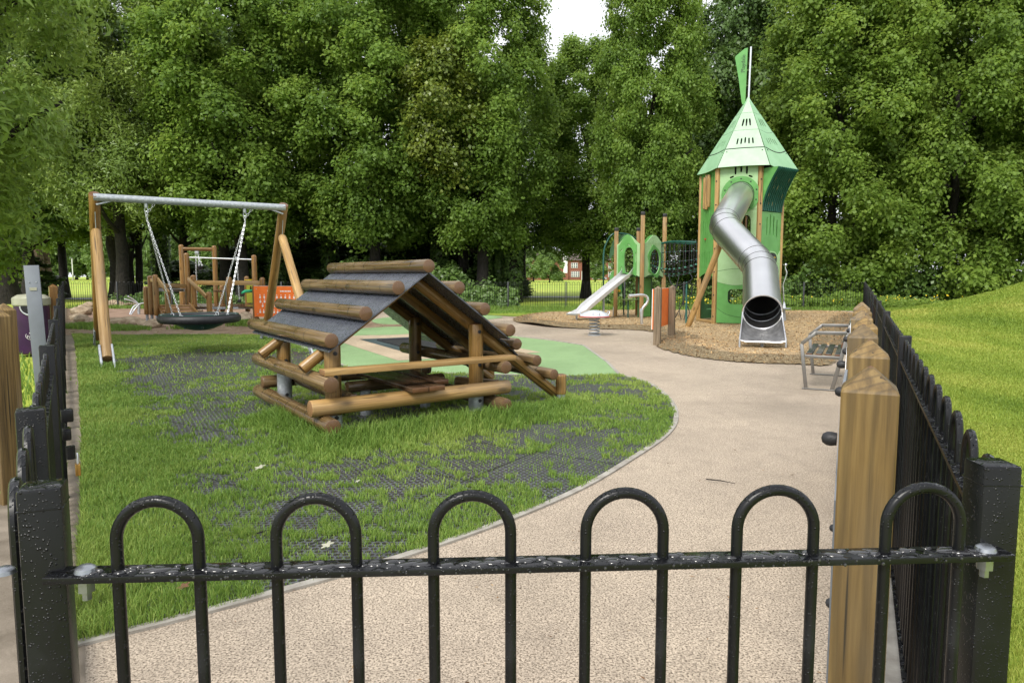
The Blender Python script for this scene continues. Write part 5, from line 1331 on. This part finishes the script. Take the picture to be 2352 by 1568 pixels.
for i, (u, Y, kn, s, sz, rz, lb) in enumerate([
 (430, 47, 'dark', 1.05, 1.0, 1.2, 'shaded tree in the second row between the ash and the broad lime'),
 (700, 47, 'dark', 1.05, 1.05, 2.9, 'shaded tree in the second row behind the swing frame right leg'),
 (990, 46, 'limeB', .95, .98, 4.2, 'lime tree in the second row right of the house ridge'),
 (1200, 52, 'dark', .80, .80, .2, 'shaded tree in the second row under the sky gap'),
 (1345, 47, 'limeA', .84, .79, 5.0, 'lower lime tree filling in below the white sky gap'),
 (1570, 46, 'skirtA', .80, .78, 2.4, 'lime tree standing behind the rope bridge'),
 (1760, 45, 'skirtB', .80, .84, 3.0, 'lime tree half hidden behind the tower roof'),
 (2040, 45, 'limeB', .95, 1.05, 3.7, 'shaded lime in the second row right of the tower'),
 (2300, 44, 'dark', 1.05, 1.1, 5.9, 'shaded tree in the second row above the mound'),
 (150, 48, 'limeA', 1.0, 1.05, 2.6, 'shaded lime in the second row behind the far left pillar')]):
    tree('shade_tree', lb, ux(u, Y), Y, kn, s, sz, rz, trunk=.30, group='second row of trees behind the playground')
# big near ash whose branches hang into the picture at the top left
KIND['near'] = crown_mesh('crown', 21, 9.5, 2.9, 3.2, ASHN, nb=64, nsub=22, nl=36, size=.20, asp=.30, prof='full', lump=.95, droop=.35, spread=.26)
tree('near_ash_tree', 'nearer ash tree whose leafy branches hang in at the upper left edge', -12.15, 14.2, 'near', 1.0, 1.0, .5, trunk=.3, group='trees behind the playground', tz=8)
KIND['nearlow'] = crown_mesh('crown', 22, 5.2, 1.9, 1.8, LIME, nb=26, nsub=22, nl=34, size=.13, asp=.8, prof='full', lump=.8, droop=.6, spread=.22)
tree('low_lime_tree', 'small lime with drooping leaves at the left edge under the ash branches', -14.9, 18.4, 'nearlow', 1.0, 1.0, .5, trunk=.10, tz=3.6, group='trees behind the playground')
# maple-coloured patch between the middle limes
KIND['maple'] = crown_mesh('crown', 23, 13.5, 6.5, 1.7, MAPLE, nb=24, nsub=18, nl=26, size=.20, asp=.7, prof='full', lump=.9, droop=.3)
tree('young_maple', 'slim yellow-green maple showing between two lime trees above the house', ux(1015, 36.6), 36.6, 'maple', 1.0, 1.0, .5, trunk=0)
# extra trunks under the canopy
for i, (u, Y, r, bk, lb) in enumerate([(272,44,.42,BARK,'thick dark trunk seen just right of the left swing post'),(303,47,.28,BARK,'slim forked trunk right of the thick dark one'),(322,47.5,.24,BARK,'slim trunk leaning beside the forked one'),(8,38,.75,BARK,'massive dark trunk at the left picture edge'),(375,50,.5,BARK,'ivy-dark trunk behind the log trail posts'),(520,44,.38,BARK,'dark trunk behind the pulley bar of the log trail'),(640,43,.42,BARK,'ivy-clad trunk beside the orange sign'),(760,44,.4,BARK,'dark trunk above the ridge log left end'),(1010,42,.4,BARK,'dark trunk right of the house ridge'),(1062,42,.34,BARK,'trunk behind the right roof slope'),(1112,41,.45,BARK,'broad ivy trunk right of the house roof'),(1146,41,.16,BARK,'thin bare trunk beside the ivy trunk'),(1178,40.5,.44,BARK,'thick ivy-covered trunk at the edge of the bright field'),(1440,41,.34,BARK,'dark trunk behind the small tower')]):
    x = ux(u, Y); t = thing('tree', lb, 'tree', (x, Y, -.05), 'trunks standing under the canopy')
    mb = trunk_mb(9.5, r, r*.7, 50+i, limbs=3, lean=.9); mb.v = [tuple(Vector(v)+Vector((x, Y, -.05))) for v in mb.v]; part('trunk', mb, bk, t)
    if 'ivy' in lb or u in (1010, 760):
        rs = np.random.RandomState(i); n = 2600; a = rs.rand(n)*6.283; z = rs.rand(n)*7.5; rr = r+.04+.12*rs.rand(n)
        P = np.stack([x+rr*np.cos(a), Y+rr*np.sin(a), z], 1); Nn = np.stack([np.cos(a), np.sin(a), .5+0*a], 1)+rs.normal(size=(n,3))*.3
        obj('ivy', leaves('ivy', P, Nn, .12+.1*rs.rand(n), .9, DARKL, rs.rand(n), rs), None, t)
x, Y = ux(90, 52), 52
t = thing('fluted_tree', 'very thick brown fluted trunk flaring at its base behind the bin', 'tree', (x, Y, 0), 'trunks standing under the canopy')
mb = MB(); 
for i in range(13):
    h = 8*(i/12)**1.3
    for j in range(28):
        a = 6.283*j/28; r_ = (.78+.95*math.exp(-h*1.1))*(1+.10*math.sin(a*7+.4)+.05*math.sin(a*11)); mb.v.append((x+r_*math.cos(a), Y+r_*math.sin(a), h-.05))
for i in range(12):
    for j in range(28): mb.f.append((i*28+j, i*28+(j+1) % 28, (i+1)*28+(j+1) % 28, (i+1)*28+j))
part('trunk', mb, BARKB, t)

# dark understory bushes below the canopy
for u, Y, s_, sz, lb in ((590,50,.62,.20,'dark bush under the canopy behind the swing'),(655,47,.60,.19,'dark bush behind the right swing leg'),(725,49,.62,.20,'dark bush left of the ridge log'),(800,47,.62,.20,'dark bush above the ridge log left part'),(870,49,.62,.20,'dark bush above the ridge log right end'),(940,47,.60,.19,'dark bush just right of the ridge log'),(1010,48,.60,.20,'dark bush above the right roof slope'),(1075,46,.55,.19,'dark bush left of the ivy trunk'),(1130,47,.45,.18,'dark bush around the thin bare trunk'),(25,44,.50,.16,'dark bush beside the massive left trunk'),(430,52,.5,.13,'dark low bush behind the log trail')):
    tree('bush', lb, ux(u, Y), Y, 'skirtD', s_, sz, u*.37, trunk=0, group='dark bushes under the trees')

# far side of the park
far = [(620,215,1.9),(680,215,1.8),(735,215,1.9),(790,215,1.8),(845,215,1.9),(905,215,1.8),(960,215,1.9),(1010,215,1.8),(1090,215,1.8),(20,230,1.9),(95,235,1.9),(180,235,1.8),(270,230,1.9),(360,230,1.8),(450,230,1.9),(530,225,1.8),(60,245,1.5),(110,240,1.3),(150,250,1.6),(205,240,1.4),(240,170,.9),(295,190,1.3),(345,180,1.1),(400,200,1.4),(470,190,1.2),(560,200,1.3),(640,200,1.3),(700,180,1.2),(30,235,1.4),(1090,200,1.1),(1130,185,1.0),(1225,170,.85),(1262,150,.62),(1366,160,.62),(-30,190,1.3),(1050,190,1.2)]
flab = ['tall far tree on the horizon behind the braille board','tall far tree on the horizon left of the house ridge log','tall far tree on the horizon over the ridge log left end','tall far tree on the horizon over the ridge log middle','tall far tree on the horizon over the ridge log right part','tall far tree on the horizon right of the ridge log','tall far tree on the horizon behind the right roof logs','tall far tree on the horizon behind the fence right of the play house','tall far tree on the horizon by the ivy trunk','tall far tree on the horizon at the left edge','tall far tree on the horizon behind the fluted trunk','tall far tree on the horizon behind the lamp post','tall far tree on the horizon behind the dark trunk','tall far tree on the horizon behind the forked trunk','tall far tree on the horizon behind the log trail posts','tall far tree on the horizon behind the pulley chain','far pale tree left of the fluted trunk','far pale tree right of the fluted trunk','far pale tree above the white lamp post','far tree left of the tall swing leg','far tree right of the tall swing leg','far tree between the two dark trunks','far tree behind the white play seat','far tree left of the log trail','far tree seen through the log trail','far tree right of the pulley chain','far tree behind the orange sign board','far tree left of the house ridge','far tree beside the massive left trunk','far tree right of the house ridge','far tree glimpsed beside the thin bare trunk','far round tree left of the brick chimney wall','small round tree in front of the brick house','small round tree before the right house windows','far tree at the extreme left edge','far tree behind the right roof slope']
for (u, Y, s), lb in zip(far, flab): tree('park_tree', lb, ux(u, Y), Y, 'pale', s, s, u*.1, trunk=.25*s, tz=5*s, group='trees across the park')
for u, Y, s, lb in ((138,225,.40,'low pale shrub beside the white lamp post'),(1282,165,.22,'small clipped bush in front of the far house'),(122,230,.34,'low shrub near the parked cars'),(330,165,.3,'low shrub behind the white play seat'),(420,160,.32,'low shrub seen through the log trail')):
    tree('shrub', lb, ux(u, Y), Y, 'pale', s*1.6, s, u*.3, trunk=0, group='shrubs across the park')
# far brick house
HY = 222.0
def hx(u): return ux(u, HY)
HO = thing('brick_house', 'far two-storey red brick house with white windows beyond the field', 'house', (hx(1290), HY, 0))
part('wall', MB().box(((hx(1185)+hx(1420))/2, HY+4, 3.1), (hx(1420)-hx(1185), 8, 6.4)), BRICK, HO, False)
x0_, x1_ = hx(1185), hx(1420)
part('roof', MB().add([(x0_-.4,HY-.6,6.2),(x1_+.4,HY-.6,6.2),(x1_+.4,HY+8.6,6.2),(x0_-.4,HY+8.6,6.2),(x0_+2,HY+4,9.4),(x1_-2,HY+4,9.4)], [(0,1,5,4),(1,2,5),(2,3,4,5),(3,0,4)]), SLATE, HO, False)
def hwin(u0, u1, z0_, z1_):
    a, b = hx(u0), hx(u1); f = part('window', MB().box(((a+b)/2, HY-.06, (z0_+z1_)/2), (b-a, .16, z1_-z0_)), WHITEP, HO, False)
    n = max(1, round((b-a)/.62)); m_ = 3; mb = MB(); w = (b-a)/n; h = (z1_-z0_)/m_
    for i in range(n):
        for j in range(m_): mb.box((a+w*(i+.5), HY-.15, z0_+h*(j+.5)), (w*.74, .02, h*.74))
    part('pane', mb, GLASS, f, False)
for w in ((1311,1330,.9,2.7),(1357,1373,.9,2.7),(1271,1286,.9,2.6),(1240,1256,.9,2.6),(1205,1220,.9,2.6),(1311,1326,3.8,5.4),(1356,1370,3.8,5.4),(1396,1408,3.6,5.4),(1243,1256,3.8,5.4),(1205,1218,3.8,5.4),(1396,1410,.9,2.6)): hwin(*w)
part('chimney', MB().box((hx(1297.5), HY-.5, 4.0), (hx(1302)-hx(1293), 1.1, 8.4)), WHITEP, HO, False)
for u in (1336, 1343, 1350): part('porch_column', MB().box((hx(u), HY-.8, 1.4), (.45,.4,2.8)), WHITEP, HO, False)
part('door', MB().box((hx(1298), HY-1.1, 1.1), (1.6,.1,2.2)), BRICK, HO, False)
def car(label, x, y, m, ln=4.3, rz=0.0):
    t = thing('parked_car', label, 'car', (x, y, 0), 'cars parked across the park')
    Mx = Matrix.Translation((x, y, 0)) @ Matrix.Rotation(rz, 4, 'Z')
    pr = [(-.5,.30),(-.5,.72),(-.47,.80),(-.36,.88),(-.22,1.38),(.12,1.42),(.28,1.0),(.44,.90),(.5,.70),(.5,.30)]
    mb = MB(); n = len(pr)
    for s_ in (-.85, .85): mb.v += [tuple(Mx @ Vector((a*ln, s_*(1 if z < 1 else .82), z))) for a, z in pr]
    mb.f = [(i, i+n, (i+1) % n+n, (i+1) % n) for i in range(n)]+[tuple(range(n)), tuple(range(2*n-1, n-1, -1))]
    part('body', mb, m, t, False)
    wv_ = [(-.33,.92),(-.22,1.30),(.10,1.33),(.22,.97)]
    part('side_window', MB().add([Mx @ Vector((a*ln, -.845, z)) for a, z in wv_], [(0,1,2,3)][0:1]), GLASS, t, False)
    for a in (-.31, .31):
        for s_ in (-.80, .80):
            Mw = Mx @ Matrix.Translation((a*ln, s_, .32)) @ Matrix.Rotation(R(90), 4, 'X'); part('wheel', MB().lathe([(.001,-.1),(.32,-.1),(.32,.1),(.001,.1)], 14, Mw), RUB, t)
car('silver car parked in front of the far brick house', ux(1376,214), 214, CARP)
for u, m, lb in ((36,CARP,'silver parked car far left of the fluted trunk'),(56,CARB,'dark parked car beside the fluted trunk on its left'),(120,CARP,'pale parked car right of the fluted trunk'),(136,CARB,'dark parked car nearest the white lamp post')):
    car(lb, ux(u,200), 200, m)
def lamp(u, vb, vt, lb):
    p = W(u, vb); t = thing('lamp_post', lb, 'lamp post', p)
    tz = WY(u, vt, p.y).z
    part('base', MB().tube([p, (p.x,p.y,1.6)], .20, 10), CREAM, t); part('pole', MB().tube([(p.x,p.y,1.6),(p.x,p.y,tz)], .13, 10), WHITEP, t)
    part('lamp_head', MB().box((p.x,p.y-.4,tz), (.3,1.0,.18), None, .05), GREYPL, t)
lamp(168, 644, 592, 'white lamp post in the bright field left of the swing'); lamp(1386, 644, 590, 'white lamp post in front of the far house on the right')
b_ = MB().box((0,0,0), (1,1,1)); w_ = [WY(u, 633, 205) for u in (10, 160)]
WL = thing('park_wall', 'long low dark boundary wall in front of the far parked cars', 'wall', (w_[0].x, 205, 0)); part('wall', MB().box(((w_[0].x+w_[1].x)/2, 196, .45), (w_[1].x-w_[0].x, .4, .9)), GREYP, WL, False)

# ------------------------------------------------------------------ undergrowth, flowers
rs = np.random.RandomState(77)
def under(name, n, f_xy, hmax, size, m, asp=.7, up=.6):
    X, Y = f_xy(n); nz = VNoise(12)(X, Y, .6, 3); hm = hmax*np.clip((nz-.25)*2.0, .08, 1.2); Z = hm*rs.rand(n)**.7
    P = np.stack([X, Y, Z-.03], 1); Nn = np.stack([rs.normal(size=n)*.6, -.4+rs.normal(size=n)*.5, up+0*X], 1)
    o = obj(name, leaves(name, P, Nn, size*(.6+.8*rs.rand(n)), asp, m, np.clip(nz*.6+rs.rand(n)*.5-.1, 0, 1), rs, .2), None); o['kind'] = 'stuff'; return o
bdv = (FR1-FL1); 
def behind(a0, a1, d0, d1):
    def f(n):
        a = a0+(a1-a0)*rs.rand(n); d_ = d0+(d1-d0)*rs.rand(n); return FL1.x+bdv.x*a, FL1.y+bdv.y*a+d_+0*a
    return f
under('undergrowth', 26000, behind(.36, .585, .4, 5), 1.0, .16, DARKL)
under('undergrowth', 22000, behind(.71, 1.03, .3, 3.2), .75, .14, LIME)
under('undergrowth', 30000, behind(.30, .585, 6, 11), 2.2, .2, DARKL)
under('undergrowth', 30000, behind(.72, 1.25, 4.5, 9), 2.6, .2, DARKL)
under('undergrowth', 12000, behind(.0, .36, 3, 11), .8, .16, DARKL)
under('undergrowth', 14000, lambda n: (15.5+12*rs.rand(n), 30.5+3.0*rs.rand(n)), .55, .13, LIME2, .4)
def flowers(n, f):
    X, Y = f(n); P = np.stack([X, Y, .25+.35*rs.rand(n)], 1); o = obj('buttercups', leaves('buttercups', P, np.stack([0*X, -.5+0*X, .8+0*X], 1)+rs.normal(size=(n,3))*.3, .05+.03*rs.rand(n), 1.0, FLOWER, None, rs, 0), None); o['kind'] = 'stuff'
flowers(80, behind(.74, .86, .2, 1.2)); flowers(25, behind(.90, 1.0, .2, 1.0)); flowers(60, lambda n: (15.6+7*rs.rand(n), 30.6+1.0*rs.rand(n)))

# ------------------------------------------------------------------ grass
rg = np.random.RandomState(5); nA, nB, nC = VNoise(31), VNoise(32), VNoise(33)
def blades(name, X, Y, Z, Hh, Wd, tint, lean=.55, m=GRASS):
    n = len(X); a = rg.rand(n)*6.283; ca, sa = np.cos(a), np.sin(a); la = rg.rand(n)*6.283; ln = lean*(.3+rg.rand(n))
    dx, dy = np.cos(la)*ln*Hh, np.sin(la)*ln*Hh
    V = np.stack([np.stack([X-ca*Wd, Y-sa*Wd, Z-.005], 1), np.stack([X+ca*Wd, Y+sa*Wd, Z-.005], 1),
                  np.stack([X+ca*Wd*.7+dx*.35, Y+sa*Wd*.7+dy*.35, Z+Hh*.6], 1), np.stack([X-ca*Wd*.7+dx*.35, Y-sa*Wd*.7+dy*.35, Z+Hh*.6], 1),
                  np.stack([X+dx, Y+dy, Z+Hh*(1-.25*ln)], 1)], 1).reshape(-1, 3)
    loops = (np.arange(n)*5)[:,None]+np.array([0,1,2,3,3,2,4])[None]; me = bpy.data.meshes.new(name)
    me.vertices.add(n*5); me.vertices.foreach_set('co', V.astype(np.float32).reshape(-1)); me.loops.add(n*7); me.loops.foreach_set('vertex_index', loops.astype(np.int32).reshape(-1))
    st_ = (np.arange(n)*7)[:,None]+np.array([0,4])[None]; me.polygons.add(n*2); me.polygons.foreach_set('loop_start', st_.astype(np.int32).reshape(-1)); me.update(calc_edges=True)
    at = me.attributes.new('tint', 'FLOAT', 'FACE'); at.data.foreach_set('value', np.repeat(np.clip(tint, 0, 1), 2).astype(np.float32))
    me.materials.append(m); o = obj(name, me, None); o['kind'] = 'stuff'; return o
def sample(y0, y1, x0, x1, dens):
    n = int((y1-y0)*(x1-x0)*dens); return x0+(x1-x0)*rg.rand(n), y0+(y1-y0)*rg.rand(n)
def tuft_line(x, y, a, b, w): 
    ax, ay = a; bx, by = b; vx, vy = bx-ax, by-ay; t = np.clip(((x-ax)*vx+(y-ay)*vy)/(vx*vx+vy*vy), 0, 1); return np.exp(-(np.hypot(x-ax-t*vx, y-ay-t*vy)/w)**2)
h1, h2, h3, h4 = hp(-1.05,-.15,0), hp(1.05,-.15,0), hp(-1.15,1.2,0), hp(1.9,.2,0)
def bare(x, y):
    b = np.exp(-(((x+5.6)/1.9)**2+((y-12.2)/2.3)**2)*1.1)*1.15
    b += .48*np.exp(-(((x+3.2)/1.0)**2+((y-6.9)/1.0)**2))+.30*np.exp(-(((x+.9)/.8)**2+((y-5.2)/.8)**2))+.34*np.exp(-(((x-.8)/.9)**2+((y-8.9)/.8)**2))+.30*np.exp(-(((x-.45)/.7)**2+((y-6.0)/.8)**2))
    b += .40*np.exp(-(((x+2.5)/.55)**2+((y-4.8)/.6)**2))+.55*np.exp(-(((x+.9)/1.0)**2+((y-7.9)/.8)**2))
    b += .30*np.exp(-(((x+1.0)/.5)**2+((y-2.6)/.5)**2))+.30*np.exp(-(((x+1.1)/.3)**2+((y-1.95)/.25)**2))
    return b
XS, YS, HS_, WS, TS_ = [], [], [], [], []
for y0, y1, dens in ((1.4,2.6,30000),(2.6,4,20000),(4,6,11000),(6,8.5,6500),(8.5,12,3400),(12,17.5,2000)):
    x, y = sample(y0, y1, -11.5, 3.2, dens); k = inpoly(x, y, MATP); x, y = x[k], y[k]
    kd = poly_dist(x, y, KP+KP[::-1]); dl = dist_left(x, y)-.12
    b = bare(x, y); f = nA(x, y, .75, 3)*.26+nB(x, y, 3.2, 3)*.36+nC(x, y, 13, 2)*.38
    edge = np.exp(-(dl/.5)**2)*.6+np.exp(-(kd/.05)**2)*-.05
    tall = np.maximum.reduce([tuft_line(x, y, h1[:2], h2[:2], .28)*1.0, tuft_line(x, y, h3[:2], h1[:2], .24)*.95, tuft_line(x, y, h2[:2], h4[:2], .2)*.6, .6*tuft_line(x, y, (-6.45,11), (-6.4,11.1), .25), .5*tuft_line(x, y, (-8.65,14.5), (-8.6,14.5), .3)])
    farok = np.clip((y-12)/2, 0, 1)*.25
    p = np.clip((f-.452-np.where(b > .75, b*.40, b*.32)-.03*np.clip((4.5-y)/2, 0, 1)+edge+tall*.6+farok+.03)/.13, 0.09, 1)
    k = rg.rand(len(x)) < p; x, y, tall, f, edge = x[k], y[k], tall[k], f[k], edge[k]
    d_ = np.hypot(x, y); h = (.014+.020*rg.rand(len(x)))*(.7+.8*(f > .5))+np.clip(edge, 0, 1)*.11*rg.rand(len(x))+tall*.21*rg.rand(len(x))**.8
    XS.append(x); YS.append(y); HS_.append(h); WS.append(np.clip(.00062*d_**.95, .0011, .009)*(1+.0*tall)); TS_.append(.10+.75*nA(x+5, y, 1.1, 3)+.55*rg.rand(len(x))**2-.25*tall)
cat_ = np.concatenate
x = cat_(XS); blades('grass', x, cat_(YS), 0*x+.004, cat_(HS_), cat_(WS), cat_(TS_))
XS, YS, HS_, WS, TS_ = [], [], [], [], []
for y0, y1, dens in ((.9,2.2,30000),(2.2,4,15000),(4,7,7000),(7,12,2800),(12,20,1000),(20,34,420)):
    x, y = sample(y0, y1, .4, y1*1.15+1.5, dens); k = in_right(x, y) & (rg.rand(len(x)) < np.clip((1.15*y+1.5-x)/(.32*y+1.0), 0, 1)); x, y = x[k], y[k]
    d_ = np.hypot(x, y); XS.append(x); YS.append(y); HS_.append((.020+.022*rg.rand(len(x)))*(1+.03*d_)); WS.append(np.clip(.0007*d_**.98, .0012, .02)); TS_.append(.1+1.1*(nA(x*.6, y*.25, 1.1, 4)-.25)+.35*rg.rand(len(x)))
x = cat_(XS); y = cat_(YS); blades('grass', x, y, lawn_z(x, y), cat_(HS_), cat_(WS), cat_(TS_), m=GRASSL)
# loose tufts: around the sand pit rocks, on the far verge and beyond the left fence
def strip_pts(a, b, w, n): t = rg.rand(n); return a[0]+(b[0]-a[0])*t+rg.normal(size=n)*w, a[1]+(b[1]-a[1])*t+rg.normal(size=n)*w
XS, YS, HS_ = [], [], []
for a, b, w, n, h in ((G(185,752),G(255,755),.22,5200,.20),(G(255,756),G(305,758),.18,3500,.16),(G(420,755),G(455,752),.15,1500,.2),(G(560,748),G(590,744),.2,2600,.22),(G(950,718),G(1330,716),.5,9000,.12),((-20,31.6),(15,29.8),.25,9000,.25),((-10.6,12.5),(-6.6,7.6),.5,16000,.16),((-6.6,7.6),(-4.2,4.6),.35,9000,.12)):
    x, y = strip_pts(a, b, w, n); XS.append(x); YS.append(y); HS_.append(h*(.4+.6*rg.rand(n)))
x = cat_(XS); y = cat_(YS); blades('grass', x, y, 0*x, cat_(HS_), np.clip(.0012*np.hypot(x, y)**.85, .003, .013), .2+.5*rg.rand(len(x)))
# wood chips lying loose on the bed
n = 45000; x, y = 0+16*rg.rand(n), 11+18.5*rg.rand(n); k = inpoly(x, y, MPs); x, y = x[k], y[k]; n = len(x)
a = rg.rand(n)*6.283; l_ = .014+.022*rg.rand(n); w_ = .006+.006*rg.rand(n); z = mh(x, y)+.006+.012*rg.rand(n); tl = rg.normal(size=n)*.25
V = np.stack([np.stack([x+sx*np.cos(a)*l_-sy*np.sin(a)*w_, y+sx*np.sin(a)*l_+sy*np.cos(a)*w_, z+sx*l_*tl], 1) for sx, sy in ((-1,-1),(1,-1),(1,1),(-1,1))], 1).reshape(-1, 3)
CHIP = leaf_mat('loose_chip', (.24,.14,.06), (.48,.31,.145), (.66,.48,.26), .8, 0.0, .2)
rim_ = np.where(y < 27, np.exp(-(poly_dist(x, y, MPs)/.75)**2), 0)
me = np_mesh('wood_chips', V, 4, [(0,1,2,3)], np.clip(rg.rand(n)-.55*rim_, 0, 1)); me.materials.append(CHIP); o = obj('wood_chips', me, None); o['kind'] = 'stuff'
# fallen leaves, twigs
for i, (u, v, s_, lb) in enumerate(((597,1085,.035,'pale fallen leaf on the grass in front of the play house'),(752,1268,.03,'pale fallen leaf behind the second railing hoop'),(640,990,.02,'small pale fallen leaf on the bare mat patch'),(822,1118,.016,'tiny pale fallen leaf right of the larger leaf'),(422,1366,.028,'tan curled fallen leaf near the kerb at lower left'))):
    p = W(u, v); pl = [(s_*(1+.35*math.sin(5*a+i))*math.cos(a), s_*(1+.35*math.sin(5*a+i))*.75*math.sin(a)) for a in [6.283*j/24 for j in range(24)]]
    o = obj('fallen_leaf', MB().add([(x, y, .01*math.sin(40*x)) for x, y in pl], [tuple(range(24))]).mesh('fallen_leaf'), CREAM if i != 4 else POSTW, None, Matrix.Translation(p+Vector((0,0,.045))) @ Matrix.Rotation(.3, 4, 'X')); tag(o, lb, 'leaf', 'fallen leaves on the grass')
for u0, v0, u1, v1, lb in ((1622,1106,1688,1116,'thin dark twig lying on the path right of the kerb'),(590,1232,632,1222,'short brown stick in the grass behind the second hoop'),(1690,780,1708,782,'small twig on the path by the orange sign')):
    a, b = W(u0, v0), W(u1, v1); o = part('twig', MB().tube([a+Vector((0,0,.02)), (a+b)/2+Vector((0.004,0.01,.022)), b+Vector((0,0,.02))], [.005,.004,.002], 6), BARK); tag(o, lb, 'twig', 'loose twigs')

# leaf litter and crumbs on the hard surfaces
n = 1500; y = 1.6+22*rg.rand(n)**1.6; x = (rg.rand(n)*1.5-.62)*y; cl = nB(x, y, 1.3, 3)
gp = inpoly(x, y, GP); k = (~inpoly(x, y, MATP)) & (~inpoly(x, y, MPs)) & (~in_right(x, y)) & (dist_left(x, y) > .1) & ((cl > .52) | gp & (cl > .45)); x, y = x[k], y[k]; n = len(x)
a = rg.rand(n)*6.283; l_ = (.004+.010*rg.rand(n)**2)*(1+.05*y); w_ = l_*(.25+.35*rg.rand(n)); z = .018+.004*rg.rand(n)
V = np.stack([np.stack([x+sx*np.cos(a)*l_-sy*np.sin(a)*w_, y+sx*np.sin(a)*l_+sy*np.cos(a)*w_, z+sx*l_*.2], 1) for sx, sy in ((-1,0),(0,-1),(1,0),(0,1))], 1).reshape(-1, 3)
LIT = leaf_mat('litter', (.05,.03,.018), (.17,.09,.045), (.36,.24,.12), .8, 0.0, .2)
me = np_mesh('leaf_litter', V, 4, [(0,1,2,3)], rg.rand(n)); me.materials.append(LIT); o = obj('leaf_litter', me, None); o['kind'] = 'stuff'
